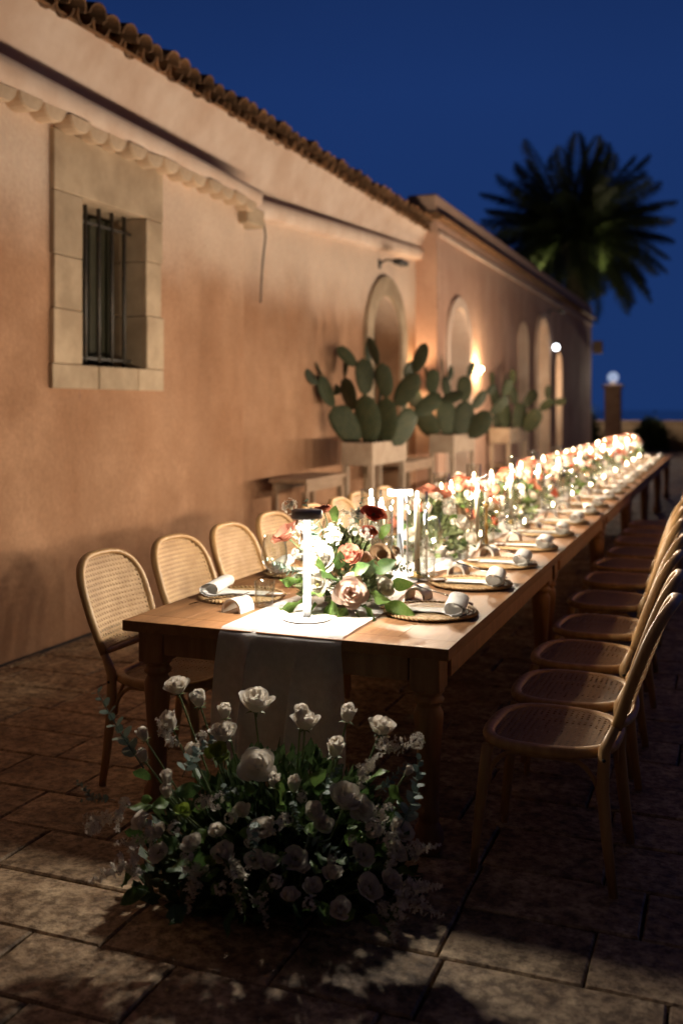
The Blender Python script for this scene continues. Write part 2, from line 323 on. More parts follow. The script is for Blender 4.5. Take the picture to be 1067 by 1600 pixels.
# ------------------------------------------------------------------ ground and paving
g = MB(); g.grid(lambda u, v: (-90 + 180 * u, -60 + 122 * v, -0.03), 8, 8, False)
g.add([(-90, 62, -.03), (90, 62, -.03), (90, 75, -32), (-90, 75, -32)], [(0, 1, 2, 3)])
ground = struct('ground', g, MT['joint'])
g = MB(); g.grid(lambda u, v: (-6000 + 12000 * u, -200 + 9200 * v, -30), 6, 6, False)
struct('sea', g, mat('sea water', (0.004, 0.010, 0.022), 0.12, (0.006, 0.014, 0.03), 0.02, 4, 0.25, 0.35))
pave = bpy.data.objects.new('paving', None); col.objects.link(pave); pave['kind'] = 'structure'
def slab(mb, x0, y0, x1, y1, r):
    zt = r.uniform(-0.004, 0.003); c = 0.006; b = -0.028
    j = lambda: r.uniform(-0.003, 0.003)
    base = [(x0, y0), ((x0 + x1) / 2, y0 + j()), (x1, y0), (x1 + j(), (y0 + y1) / 2), (x1, y1), ((x0 + x1) / 2, y1 + j()), (x0, y1), (x0 + j(), (y0 + y1) / 2)]
    cx, cyy = (x0 + x1) / 2, (y0 + y1) / 2
    def inset(p, d): return (p[0] - math.copysign(d, p[0] - cx) if abs(p[0] - cx) > .03 else p[0], p[1] - math.copysign(d, p[1] - cyy) if abs(p[1] - cyy) > .03 else p[1])
    tilt = (r.uniform(-.004, .004), r.uniform(-.004, .004))
    zz = lambda p: zt + tilt[0] * (p[0] - cx) + tilt[1] * (p[1] - cyy)
    mb.loft([[(p[0], p[1], b) for p in base], [(p[0], p[1], zz(p) - c) for p in base], [(*inset(p, c), zz(p)) for p in base]])
    n = len(mb.v); mb.f.append(tuple(range(n - 8, n))); mb.sm.append(False)
slabs = []
y = 1.26; rowi = 0
pr = random.Random(3)
while y < 36:
    h = pr.choice((0.27, 0.30, 0.31, 0.34)) if y < 12 else 0.32
    x = -4.2 + pr.uniform(-.4, 0)
    while x < 7.5:
        wd = pr.choice((0.42, 0.50, 0.55, 0.62))
        slabs.append((max(x, -4.16), y, x + wd - 0.008, y + h - 0.008)); x += wd
    y += h
near = []
for s_ in slabs:
    cx, cyy = (s_[0] + s_[2]) / 2, (s_[1] + s_[3]) / 2
    Z = -.362 * cx + .932 * cyy; X = .932 * cx + .362 * cyy
    vis = Z > .5 and abs(X / Z) < .40 and 1.6 / Z < .68
    near.append((Z if vis else 1e6 + Z, s_))
near.sort(key=lambda a: a[0])
far = MB()
for i, (Z, s_) in enumerate(near):
    if i < 290 and Z < 1e5:
        mb = MB(); slab(mb, *s_, pr); part('stone', mb, MT['paving'], pave)
    else: slab(far, *s_, pr)
part('paving_field', far, MT['paving_far'], pave, kind='stuff')

# ------------------------------------------------------------------ the farmhouse
house = thing('farmhouse', 'long low pink plastered farmhouse with clay tile eaves and a barred window', 'building', (-4.2, 3, 0))
wing = thing('farmhouse_wing', 'taller pink plastered wing with arched openings beyond the tiled roof', 'building', (-4.0, 14.2, 0))
HI = M.Translation((4.2, -3, 0)); WI = M.Translation((4.0, -14.2, 0))
def hp(name, mb, m, parent=house, inv=HI, **k): return part(name, mb, m, parent, inv if parent in (house, wing) else None, **k)

def wob(y, z, a=0.014): return a * N.noise(V((y * 0.8, z * 0.8, 3.1))) + a * .5 * N.noise(V((y * 2.3, z * 2.3, 7.7)))
def wall_patch(mb, x, y0, y1, z0, z1, st=0.22, amp=0.014):
    ny = max(1, round((y1 - y0) / st)); nz_ = max(1, round((z1 - z0) / st))
    def f(u, v):
        yy, zz = y0 + (y1 - y0) * u, z0 + (z1 - z0) * v
        return (x + wob(yy, zz, amp), yy, zz)
    mb.grid(f, ny, nz_)
def arch_wall(mb, x, y0, y1, z0, z1, yc, r, zs, amp=0.014, seg=12):
    """plastered panel y0..y1 round an arched opening standing on z0"""
    wall_patch(mb, x, y0, yc - r, z0, zs, amp=amp); wall_patch(mb, x, yc + r, y1, z0, zs, amp=amp)
    arc = [(yc - r * cos(pi * k / seg), zs + r * sin(pi * k / seg)) for k in range(seg + 1)]
    outer = []
    for k in range(seg + 1):
        t = k / seg
        if t < .25: outer.append((y0, zs + (z1 - zs) * t / .25))
        elif t <= .75: outer.append((y0 + (y1 - y0) * (t - .25) / .5, z1))
        else: outer.append((y1, z1 - (z1 - zs) * (t - .75) / .25))
    for k in range(seg):
        def f(u, v, k=k):
            a = V(arc[k]).lerp(V(arc[k + 1]), u); b = V(outer[k]).lerp(V(outer[k + 1]), u); p = a.lerp(b, v)
            return (x + wob(p[0], p[1], amp), p[0], p[1])
        mb.grid(f, 1, 5)
def arch_band(mb, x, d, yc, r0, r1, z0, zs, seg=14):
    """arched surround, r0 inner and r1 outer radius, from x-d to x"""
    pts = lambda r: [(yc - r, z0)] + [(yc - r * cos(pi * k / seg), zs + r * sin(pi * k / seg)) for k in range(seg + 1)] + [(yc + r, z0)]
    a, b = pts(r0), pts(r1); rings = []
    for (ya, za), (yb, zb) in zip(a, b): rings.append([(x - d, ya, za), (x, ya, za), (x, yb, zb), (x - d, yb, zb)])
    mb.loft(rings, True, True)
def arch_fill(mb, x, yc, r, z0, zs, seg=14, th=.05):
    ring = [(yc - r, z0)] + [(yc - r * cos(pi * k / seg), zs + r * sin(pi * k / seg)) for k in range(seg + 1)] + [(yc + r, z0)]
    mb.loft([[(x - th, p[0], p[1]) for p in ring], [(x, p[0], p[1]) for p in ring]], True, True)

WX = -4.2
W0, W1, B0, B1 = 5.79, 6.60, 1.89, 3.05          # window opening
mb = MB()
ZT = 3.62
wall_patch(mb, WX, -3, W0, 0, ZT); wall_patch(mb, WX, W1, 8.30, 0, ZT)
wall_patch(mb, WX, W0, W1, 0, B0); wall_patch(mb, WX, W0, W1, B1, ZT)
# rounded return of the near wall where it steps back
mb.grid(lambda u, v: (WX - .13 * (1 - cos(u * pi / 2)) + wob(8.3, v * ZT) * (1 - u), 8.30 + .07 * sin(u * pi / 2), ZT * v), 5, 16)
W2 = -4.33
arch_wall(mb, W2, 11.4, 14.25, 0, 4.0, 12.8, .60, 2.50)
wall_patch(mb, W2, 8.36, 11.4, 0, 4.0)
hp('wall', mb, MT['plaster'])
# upper wall behind the ledge
mb = MB()
def cove(u, v):
    yy = -3 + 17.2 * u; q = v ** 1.6
    return (-4.40 + .27 * q + .012 * N.noise(V((yy * .9, v * 2, 4))), yy, 3.40 + .82 * v)
mb.grid(cove, 70, 8); hp('upper_wall', mb, MT['eave'])
# plastered ledges: the near one falls slightly, the far one climbs
def ledge(y0, y1, za0, za1, zb0, zb1, xw, name):
    mb = MB(); n = 22
    rings = []
    for i in range(n + 1):
        t = i / n; yy = y0 + (y1 - y0) * t; zl = za0 + (za1 - za0) * t; zu = zb0 + (zb1 - zb0) * t; e = .008 * N.noise(V((yy * 1.7, 0, 2)))
        pr_ = [(-.02, zl - .03), (.10, zl - .02), (.135, zl + .0), (.15 + e, zl + (zu - zl) * .5), (.135 + e, zu - .03), (.11, zu - .008), (.07, zu), (-.25, zu + .03)]
        rings.append([(xw + a, yy, z) for a, z in pr_])
    mb.loft(rings, False, False, True)
    for ring, fl in ((rings[0], 0), (rings[-1], 1)):
        o = len(mb.v); mb.v += ring; mb.f.append(tuple(range(o, o + 8)) if fl else tuple(reversed(range(o, o + 8)))); mb.sm.append(False)
    hp(name, mb, MT['eave'])
ledge(-3, 8.42, 3.69, 3.50, 3.98, 3.64, WX, 'ledge')
ledge(8.50, 14.22, 3.45, 3.80, 3.62, 3.97, W2 - .02, 'ledge')
# scalloped course of limewashed trough tiles under the near ledge
tm = MB()
sec = [(.118 * cos(q), -.095 * sin(q)) for q in [pi * k / 10 for k in range(11)]]
tm.loft([[(x_, p[0] * s_, p[1] * s_ + .07) for p in sec] for x_, s_ in ((-.08, .92), (.04, .97), (.125, 1.0), (.14, .93))], True, True, False)
tm = tm.mesh('eave_tile', MT['limetile'])
yy = 3.2; k = 0
while yy < 8.3:
    zt = 3.69 + (3.50 - 3.69) * (yy + 3) / 11.42 - .02
    ob('eave_tile', tm, house, HI @ M.Translation((WX + rnd.uniform(-.012, .02), yy, zt - .062 + rnd.uniform(-.008, .008))) @ M.Rotation(rnd.uniform(-.06, .06), 4, 'X'))
    yy += .238 + rnd.uniform(-.008, .008); k += 1
# corbel stone and hanging cable at the step
mb = MB(); mb.box((WX - .1, 8.20, 3.29), (WX + .10, 8.56, 3.455), .012); hp('corbel_stone', mb, MT['stone'])
mb = MB(); mb.sweep([(WX + .06, 8.60, 3.42), (WX + .03, 8.72, 3.25), (WX - .04, 8.80, 3.0), (WX - .07, 8.83, 2.78), (WX - .08, 8.84, 2.62)], .009, n=6); tag(part('cable', mb, MT['black'], None), 'thin dark cable end dangling below the corbel stone at the wall step', 'cable')
# roof: boards, then barrel tiles
mb = MB(); mb.box((-4.60, -3, 4.205), (-4.115, 14.2, 4.225)); hp('eave_board', mb, MT['tile'])
SL = .30
mb = MB(); mb.add([(-4.16, -3, 4.22), (-4.16, 14.2, 4.22), (-8.5, 14.2, 4.22 + 4.34 * SL), (-8.5, -3, 4.22 + 4.34 * SL)], [(0, 1, 2, 3)]); hp('roof', mb, MT['tileb'])
def barrel(r0, r1, ln, up=1, n=7, th=.014):
    b = MB(); rings = []
    for x_, r in ((0, r0), (ln, r1)):
        o = [(x_, r * cos(pi * k / n), up * r * sin(pi * k / n)) for k in range(n + 1)]
        i = [(x_, (r - th) * cos(pi * k / n), up * (r - th) * sin(pi * k / n)) for k in range(n, -1, -1)]
        rings.append(o + i)
    b.loft(rings, True, True); return b
cover = barrel(.098, .080, .42); pan = barrel(.095, .080, .42, -1)
cme = cover.mesh('roof_tile', MT['tile']); pme = pan.mesh('roof_tile', MT['tile'])
tilt = M.Rotation(math.atan(SL), 4, 'Y')
ROOFX = -4.06
yy = 3.4; roof_rest = MB()
while yy < 14.15:
    jit = lambda a: rnd.uniform(-a, a)
    for off, me_, zz in ((0, cme, 4.285), (.1, pme, 4.275)):
        m_ = HI @ M.Translation((ROOFX + jit(.03) - (.03 if off else 0), yy + off + jit(.01), zz + jit(.012))) @ M.Rotation(pi + jit(.05), 4, 'Z') @ M.Rotation(-math.atan(SL) + jit(.05), 4, 'Y')
        ob('roof_tile', me_, house, m_)
    for rr in range(1, 5):
        for off, b_, zz in ((0, cover, 4.30), (.1, pan, 4.285)):
            roof_rest.join(b_, M.Translation((ROOFX - .34 * rr + jit(.02), yy + off + jit(.012), zz + .34 * SL * rr + jit(.012))) @ M.Rotation(pi + jit(.06), 4, 'Z') @ M.Rotation(-math.atan(SL), 4, 'Y'))
    yy += .2 + rnd.uniform(-.008, .008)
hp('tile_field', roof_rest, MT['tileb'], kind='stuff')
# little weed tufts caught in the tiles are too dark to read and are left out

# window: stone blocks, reveal, casement, bars
win = ob('window', None, house, HI)
blocks = [(5.47, 6.84, 3.05, 3.46), (5.47, 5.79, 2.62, 3.05), (5.48, 5.79, 2.26, 2.62), (5.47, 5.79, 1.89, 2.26), (6.60, 6.84, 2.72, 3.05), (6.60, 6.82, 2.30, 2.72), (6.60, 6.85, 1.89, 2.30),
          (5.46, 5.98, 1.72, 1.89), (5.98, 6.48, 1.72, 1.89), (6.48, 6.85, 1.72, 1.89)]
for y0, y1, z0, z1 in blocks:
    mb = MB(); mb.box((WX - .42, y0 + .002, z0 + .002), (WX + .035 + rnd.uniform(-.004, .004), y1 - .002, z1 - .002), .006); part('stone_block', mb, MT['stone'], win)
mb = MB(); mb.box((WX - .36, W0 + .003, B0 + .003), (WX - .30, W1 - .003, B1 - .003)); part('shutter_panel', mb, MT['shutter'], win)
for yb in (W0 + .04, W0 + .29, W0 + .53, W1 - .04):
    mb = MB(); mb.box((WX - .30, yb - .028, B0 + .01), (WX - .265, yb + .028, B1 - .01), .005); part('casement_stile', mb, MT['palewood' if abs(yb - W0 - .29) < .01 else 'shutter'], win)  # second stile is paler: the light on it is put into the colour
for i in range(5):
    yb = W0 + .06 + i * .165
    mb = MB(); mb.sweep([(WX - .11, yb, B0 - .01), (WX - .11, yb, B1 + .01)], .016, n=8); part('bar', mb, MT['iron'], win)
for zb in (B0 + .06, B1 - .12):
    mb = MB(); mb.box((WX - .116, W0 - .01, zb - .012), (WX - .104, W1 + .01, zb + .008)); part('cross_bar', mb, MT['iron'], win)

# arched door in the set-back wall
def arched(parent, inv, name, x, yc, r, zs, surround, deep, fillmat, pl, inner=0.0, z0=0.0, leaf=None):
    d = ob(name, None, parent, inv)
    mb = MB(); arch_band(mb, x + .012, deep + .02, yc, r - .02, r + .0, z0, zs); part('reveal', mb, pl, d)
    if surround:
        mb = MB(); arch_band(mb, x + .05, .06, yc, r + .002, r + surround, z0, zs); part('surround', mb, MT['stone' if surround > .2 else 'eave'], d)
    n = max(3, round(2 * r / .2)); wdt = 2 * r / n
    for k in range(n):
        ya, yb = yc - r + k * wdt, yc - r + (k + 1) * wdt
        zt = lambda q: zs + math.sqrt(max(0, r * r - (q - yc) ** 2))
        mb = MB(); a = ya + .003; b = yb - .003
        x0, x1 = x - deep - .04, x - deep
        top = [(a, zt(a)), ((a + b) / 2, zt((a + b) / 2)), (b, zt(b))]
        ring = [(a, z0), *top, (b, z0)]
        mb.loft([[(x0, p[0], p[1]) for p in ring], [(x1, p[0], p[1]) for p in ring]], True, True); part('plank', mb, fillmat, d)
    return d
arched(house, HI, 'arched_door', W2, 12.8, .60, 2.50, .26, .34, MT['shutter'], MT['plaster'])

# ------------------------------------------------------------------ the wing
GX = -4.0
mb = MB()
arch_wall(mb, GX, 14.2, 17.2, 0, 4.35, 15.42, .62, 2.55)
wall_patch(mb, GX, 17.2, 19.9, 0, 4.35)
arch_wall(mb, GX, 19.9, 21.75, 0, 4.35, 20.85, .55, 2.85)
arch_wall(mb, GX, 21.75, 24.55, 0, 4.35, 23.1, .80, 2.85)
arch_wall(mb, GX, 24.55, 26.6, 0, 4.35, 25.5, .50, 2.5)
wall_patch(mb, GX, 26.6, 32.0, 0, 4.35)
mb.grid(lambda u, v: (GX - .6 * u + 0, 14.2, 4.35 * v), 3, 14)
mb.grid(lambda u, v: (GX - 5 * u, 32.0, 4.35 * v), 3, 8)
hp('wall', mb, MT['plaster2'], wing, WI)
mb = MB(); mb.box((GX - .5, 14.12, 4.35), (GX + .13, 32.1, 4.41), .01); mb.box((GX - .5, 14.10, 4.41), (GX + .07, 32.1, 4.46), .01); hp('cornice', mb, MT['tile'], wing, WI)
mb = MB(); mb.box((GX - .45, 14.15, 4.46), (GX + .01, 32.05, 4.74), .03); hp('parapet', mb, MT['plaster2'], wing, WI)
mb = MB(); mb.box((GX - 5, 14.2, 4.3), (GX - .45, 32.0, 4.34)); hp('roof', mb, MT['tileb'], wing, WI)
mb = MB(); mb.box((GX + .002, 14.25, 4.12), (GX + .04, 32.0, 4.20), .008); hp('string_course', mb, MT['eave'], wing, WI)
arched(wing, WI, 'arched_window', GX, 15.42, .62, 2.55, .16, .30, MT['door'], MT['eave'])
arched(wing, WI, 'arched_window', GX, 20.85, .55, 2.85, .0, .30, MT['palewood'], MT['eave'])
for yc_, r_, zs_, dp in ((23.1, .80, 2.85, .60), (25.5, .50, 2.5, .5)):
    d = arched(wing, WI, 'arched_door', GX, yc_, r_, zs_, .12 if r_ > .6 else 0, dp, MT['palewood'], MT['eave'])
    mb = MB(); mb.lathe([(.0005, -.05), (.03, -.05), (.035, .05), (.0005, .05)], 10); part('door_lamp', mb, MT['bulb'], d, M.Translation((GX - dp + .12, yc_ - r_ + .07, 2.1)))
    l = bpy.data.lights.new('door_light', 'POINT'); l.energy = 26; l.color = (1, .80, .55); l.shadow_soft_size = .04
    o = ob('door_light', l, d); o.location = (GX - dp + .12, yc_ - r_ + .07, 2.1)

# wall lamps
def flood(x, y, z, label, rz=0.0):
    t = thing('wall_floodlight', label, 'lamp', (x, y, z), rz, 'unlit floodlights over the wall openings')
    mb = MB(); mb.box((.24, -.17, -.03), (.36, .17, .035), .012); part('head', mb, MT['black'], t)
    mb = MB(); mb.sweep([(0, 0, 0), (.10, 0, .05), (.26, 0, .03)], .014, n=6); part('arm', mb, MT['black'], t)
    mb = MB(); mb.box((-.01, -.05, -.06), (.012, .05, .06), .004); part('wall_plate', mb, MT['black'], t)
flood(W2, 12.55, 3.50, 'black bar floodlight on a short arm above the prickly pear door arch')
flood(GX, 24.0, 3.86, 'dark bracket floodlight high on the wing above the far doors')
def sconce(x, y, z, label, bulbs, pw):
    t = thing('wall_sconce', label, 'wall lamp', (x, y, z), 0, 'warm wall sconces along the farmhouse')
    mb = MB(); mb.box((-.01, -.04, -.09), (.015, .04, .09), .004); part('wall_plate', mb, MT['brass'], t)
    for dy in bulbs:
        mb = MB(); mb.sweep([(.012, 0, -.03), (.06, dy * .6, -.07), (.10, dy, -.03)], .007, n=6); part('arm', mb, MT['brass'], t)
        mb = MB(); mb.ico((.10, dy, .035), .032, 2); part('bulb', mb, MT['bulb'], t)
        l = bpy.data.lights.new('bulb_light', 'POINT'); l.energy = pw; l.color = (1, .70, .38); l.shadow_soft_size = .03
        o = ob('bulb_light', l, t); o.location = (.10, dy, .035)
    return t
sc1 = sconce(W2, 13.90, 1.98, 'warm lit sconce beside the door arch behind the big prickly pear', (0.0,), SCONCE_W * 1.3)
mb = MB(); mb.lathe([(.05, -.05), (.05, .05), (.048, .05), (.048, -.05), (.05, -.05)], 20); part('shade', mb, MT['brass'], sc1, M.Translation((.10, 0, .035)))
sconce(GX, 16.55, 2.20, 'twin bulb sconce on the wing above the middle prickly pear', (-.07, .07), SCONCE_W)
t = thing('wall_lantern', 'small cold white globe lamp high on the wing wall', 'wall lamp', (GX, 24.1, 3.02))
mb = MB(); mb.ico((.16, 0, 0), .075, 2); part('globe', mb, MT['bulbw'], t)
mb = MB(); mb.sweep([(0, 0, .1), (.1, 0, .14), (.16, 0, .07)], .012, n=6); part('arm', mb, MT['black'], t)
t = thing('wall_bracket', 'pale bracket box fixed to the far corner of the wing', 'bracket', (GX, 31.9, 3.45))
mb = MB(); mb.box((.05, -.1, -.2), (.35, .1, .2), .03); part('box', mb, MT['planter'], t)
mb = MB(); mb.sweep([(-.02, 0, 0), (.06, 0, 0)], .03, n=6); part('arm', mb, MT['black'], t)

# ------------------------------------------------------------------ far end: garden wall, pillar, shrubs, palm
t = thing('garden_wall', 'low brown stone garden wall closing the far end of the terrace', 'wall', (3, 38, 0))
mb = MB(); wallg = lambda u, v: (-12 + 24 * u, -.02 * N.noise(V((u * 40, v * 3, 1))), 1.0 * v)
mb.grid(wallg, 60, 5); mb.add([(-12, .35, 0), (12, .35, 0), (12, .35, 1.0), (-12, .35, 1.0)], [(0, 1, 2, 3)]); part('wall', mb, MT['gwall'], t)
mb = MB(); mb.box((-12.1, -.06, 1.0), (12.1, .42, 1.08), .02); part('coping', mb, MT['gwall'], t)
PX, PY = -3.75, 35.9
t = thing('gate_pillar', 'square plastered gate pillar topped by a white globe', 'pillar', (PX, PY, 0))
mb = MB(); mb.box((-.27, -.27, 0), (.27, .27, 2.25), .02); part('shaft', mb, MT['planter'], t)
mb = MB(); mb.box((-.34, -.34, 2.25), (.34, .34, 2.36), .02); part('cap', mb, MT['planter'], t)
mb = MB(); mb.lathe([(.02, 2.36), (.09, 2.36), (.07, 2.44), (.10, 2.46)], 12, (0, 0, 0)); part('globe_base', mb, MT['greym'], t)
mb = MB(); mb.ico((0, 0, 2.62), .2, 2); part('globe', mb, MT['globe'], t)
l = bpy.data.lights.new('globe_light', 'POINT'); l.energy = 420; l.color = (1, .80, .60); l.shadow_soft_size = .12
o = ob('globe_light', l, t); o.location = (0, 0, 2.62)

def leaf_quad(mb, p, d, ln, wd, rr):
    d = V(d).normalized(); s_ = d.cross(V((rr.uniform(-1, 1), rr.uniform(-1, 1), rr.uniform(-1, 1)))).normalized(); p = V(p); n = s_.cross(d)
    mb.add([p, p + d * ln * .45 + s_ * wd + n * wd * .25, p + d * ln, p + d * ln * .45 - s_ * wd + n * wd * .25], [(0, 1, 2, 3)], False)
def shrub(x, y, rx, rz, label, seed):
    rr = random.Random(seed); t = thing('shrub', label, 'shrub', (x, y, 0), 0, 'dark shrubs behind the gate pillar')
    mb = MB()
    for i in range(1500):
        a = rr.uniform(0, 2 * pi); ph = math.acos(rr.uniform(-.1, 1)); q = rr.uniform(.6, 1.0) * (1 + .25 * N.noise(V((cos(a) * 2, sin(a) * 2, ph * 2 + seed))))
        d = V((cos(a) * sin(ph), sin(a) * sin(ph), cos(ph)))
        leaf_quad(mb, V((d.x * rx * q, d.y * rx * q, .15 + d.z * rz * q)), d + V((rr.uniform(-.8, .8), rr.uniform(-.8, .8), rr.uniform(-.3, .9))), rr.uniform(.12, .22), .04, rr)
    part('crown', mb, MT['bulk'], t, kind='stuff')
    mb = MB(); mb.sweep([(0, 0, 0), (.05, 0, .5), (0, .05, rz * .7)], [.06, .05, .02], n=6); part('stem', mb, MT['bark'], t)
shrub(-5.0, 37.0, .7, 1.5, 'dark shrub between the wing corner and the gate pillar', 1)
shrub(-2.6, 37.3, .6, 1.0, 'dark rounded shrub on the open side of the gate pillar', 2)

# palm
PMX, PMY, PMZ = -6.5, 45.7, 9.2
palm = thing('palm_tree', 'tall dark date palm lit faintly from below its crown', 'tree', (PMX, PMY, 0))
mb = MB(); path = []; rad = []
for i in range(30):
    z = PMZ * i / 29; path.append((.12 * sin(z * .3), .1 * cos(z * .4), z)); rad.append(.42 + (.05 if i % 2 else 0) + (.16 if z > PMZ - 1.2 else 0))
mb.sweep(path, rad, n=14, ref=(0, 1, 0)); part('trunk', mb, MT['bark'], palm)
def frond(ln, droop, seed):
    rr = random.Random(seed); mb = MB(); pts = []; n = 14
    for i in range(n + 1):
        t = i / n; pts.append(V((ln * t * (1 - .12 * droop * t), 0, ln * (.10 * t - droop * t * t * .42))))
    mb.sweep(pts, [.05 * (1 - .85 * i / n) for i in range(n + 1)], n=4, ref=(0, 1, 0))
    m_ = 110
    for i in range(3, m_ + 1):
        t = i / m_; f = t * n; k = min(int(f), n - 1); p = pts[k].lerp(pts[k + 1], f - k); tan = (pts[k + 1] - pts[k]).normalized()
        up = tan.cross(V((0, 1, 0))) * -1
        L_ = ln * .22 * (sin(pi * min(1, .12 + t * .86)) ** .6) * rr.uniform(.85, 1.1)
        for s_ in (-1, 1):
            d = (tan * .62 + V((0, s_, 0)) * .85 + up * rr.uniform(.15, .45)).normalized(); tip = p + d * L_ + V((0, 0, -.22 * L_))
            sd = tan * .026; mid = p + d * L_ * .5
            mb.add([p - sd * .4, mid - sd, tip, mid + sd], [(0, 1, 2, 3)])
    return mb.mesh('frond', MT['frond'])
fr = [frond(4.5, .75, 1), frond(4.3, 1.15, 2), frond(4.5, .42, 3)]
pr = random.Random(8); nf = 104
for i in range(nf):
    t = (i + .5) / nf; el = math.asin(1 - 1.55 * t); az = i * 2.39996 + pr.uniform(-.2, .2)
    me_ = fr[2] if el > .8 else fr[0] if el > .1 else fr[1]
    m_ = M.Translation((.35 * cos(az), .35 * sin(az), PMZ + .25 * sin(el))) @ M.Rotation(az, 4, 'Z') @ M.Rotation(-el, 4, 'Y') @ M.Rotation(pr.uniform(-.5, .5), 4, 'X') @ M.Scale(pr.uniform(.88, 1.06), 4)
    ob('frond', me_, palm, m_)
for k, (dx, dy) in enumerate(((-1.25, -.9), (1.15, -1.0))):
    t = thing('tree_uplight', ('small uplight strapped to the wing side of the palm trunk', 'small uplight strapped to the open side of the palm trunk')[k], 'uplight', (PMX + dx, PMY + dy, PMZ - 2.3), 0, 'uplights on the palm trunk')
    mb = MB(); mb.lathe([(.0, -.12), (.09, -.12), (.10, .08), (.08, .1)], 10, (0, 0, 0)); part('can', mb, MT['black'], t)
    mb = MB(); mb.sweep([(0, 0, -.05), (-dx * .55, -dy * .55, -.05)], .025, n=6); part('strap_arm', mb, MT['black'], t)
    mb = MB(); mb.lathe([(.0, .085), (.075, .085)], 10, (0, 0, 0)); part('lens', mb, MT['bulb'], t)
    l = bpy.data.lights.new('uplight_beam', 'SPOT'); l.energy = 1500; l.color = (1, .84, .46); l.spot_size = R(75); l.spot_blend = .9; l.shadow_soft_size = .06
    o = ob('uplight_beam', l, t); o.location = (0, 0, .12); o.rotation_euler = (pi, 0, 0)

# ------------------------------------------------------------------ prickly pears in planters, console tables
def pad_mesh(seed):
    rr = random.Random(seed); mb = MB()
    def f(u, v):
        a = 2 * pi * u; t = v; z = t; rad = math.sqrt(max(0, 1 - (2 * t - 1) ** 2)) * (.34 + .17 * t) * (1 + .07 * sin(5 * t + seed)); rad *= 1 + .06 * sin(3 * a + seed)
        return (rad * cos(a), rad * sin(a) * .17 + .03 * sin(z * 4 + seed), z)
    mb.grid(f, 16, 9); 
    for k in range(26):
        a = rr.uniform(0, 2 * pi); t = rr.uniform(.15, .95); p = V(f(a / 2 / pi, t)); mb.ico(p, .011, 0, False)
    return mb.mesh('pad', MT['cactus'])
pads = [pad_mesh(k) for k in range(3)]
def prickly(x, y, z, label, seed, bases, depth):
    """every pad grows out of the rim of the pad below it"""
    rr = random.Random(seed); t = thing('prickly_pear', label, 'cactus', (x, y, z), 0, 'prickly pears along the wall')
    def grow(m0, ln, wd, level):
        me_ = rr.choice(pads); ob('pad', me_, t, m0 @ M.Diagonal((ln * wd, ln * wd, ln, 1)))
        if level <= 0: return
        kids = rr.choice(((-38, 30), (-50, 8), (-12, 48), (-55, -5, 45), (10,))) if level > 1 else rr.choice(((-30,), (25,), (-45, 35), ()))
        for ph in kids:
            ph = R(ph + rr.uniform(-8, 8)); l2 = ln * rr.uniform(.66, .84); q = M.Translation((.40 * wd * ln * sin(ph), 0, ln * (.50 + .46 * cos(ph))))
            grow(m0 @ q @ M.Rotation(rr.uniform(-.9, .9), 4, 'Z') @ M.Rotation(ph * .75, 4, 'Y') @ M.Rotation(rr.uniform(-.3, .3), 4, 'X'), l2, wd * rr.uniform(.85, 1.1), level - 1)
    for ox, lean, ln, wd in bases:
        grow(M.Translation((ox * .932, ox * .362, 0)) @ M.Rotation(R(21 + rr.uniform(-35, 35)), 4, 'Z') @ M.Rotation(R(lean), 4, 'Y') @ M.Rotation(rr.uniform(-.15, .15), 4, 'X'), ln, wd, depth)
    return t
def trough(x, y0, y1, wd, z0, z1, label, leg=True):
    t = thing('planter_trough', label, 'planter', (x, (y0 + y1) / 2, 0), 0, 'planter troughs on stands along the wall'); L_ = (y1 - y0) / 2; h = wd / 2; th = .025
    for a, b, nm in (((-h, -L_, z0), (-h + th, L_, z1), 'side_board'), ((h - th, -L_, z0), (h, L_, z1), 'side_board'), ((-h + th, -L_, z0), (h - th, -L_ + th, z1), 'end_board'), ((-h + th, L_ - th, z0), (h - th, L_, z1), 'end_board')):
        mb = MB(); mb.box(a, b, .004); part(nm, mb, MT['planter'], t)
    mb = MB(); mb.box((-h + th, -L_ + th, z0 + .01), (h - th, L_ - th, z1 - .04)); part('soil', mb, MT['soil'], t)
    for sx in (-1, 1):
        for sy in (-1, 1):
            mb = MB(); mb.box((sx * (h - .035) - .03, sy * (L_ - .05) - .03, 0), (sx * (h - .035) + .03, sy * (L_ - .05) + .03, z0 - .001), .004); part('leg', mb, MT['planter'], t)
    mb = MB(); mb.box((-h + .03, -L_ + .09, z0 - .42), (h - .03, L_ - .09, z0 - .38), .004); part('shelf', mb, MT['palewood'], t)
    return t
trough(-3.74, 10.1, 11.3, .36, .96, 1.21, 'pale trough planter on legs holding the biggest prickly pear')
trough(-3.74, 13.5, 14.75, .36, .95, 1.20, 'pale trough planter under the middle prickly pear')
trough(-3.74, 17.3, 18.9, .36, .95, 1.22, 'pale trough planter under the smallest prickly pear by the wing')
prickly(-3.74, 10.7, 1.15, 'big dark prickly pear with broad pads in front of the arched door', 5, [(-.20, -32, .54, .68), (-.05, -7, .60, .62), (.09, 9, .57, .64), (.22, 30, .50, .70)], 2)
prickly(-3.74, 14.1, 1.14, 'middle prickly pear glowing olive green under the twin sconce', 8, [(-.22, -32, .50, .70), (-.06, -6, .58, .64), (.10, 12, .56, .66), (.24, 38, .50, .70)], 2)
prickly(-3.74, 18.1, 1.15, 'smallest prickly pear in front of the wing, dark with side pads', 12, [(-.22, -28, .52, .70), (-.04, -4, .56, .66), (.12, 14, .54, .66), (.28, 36, .50, .72)], 2)
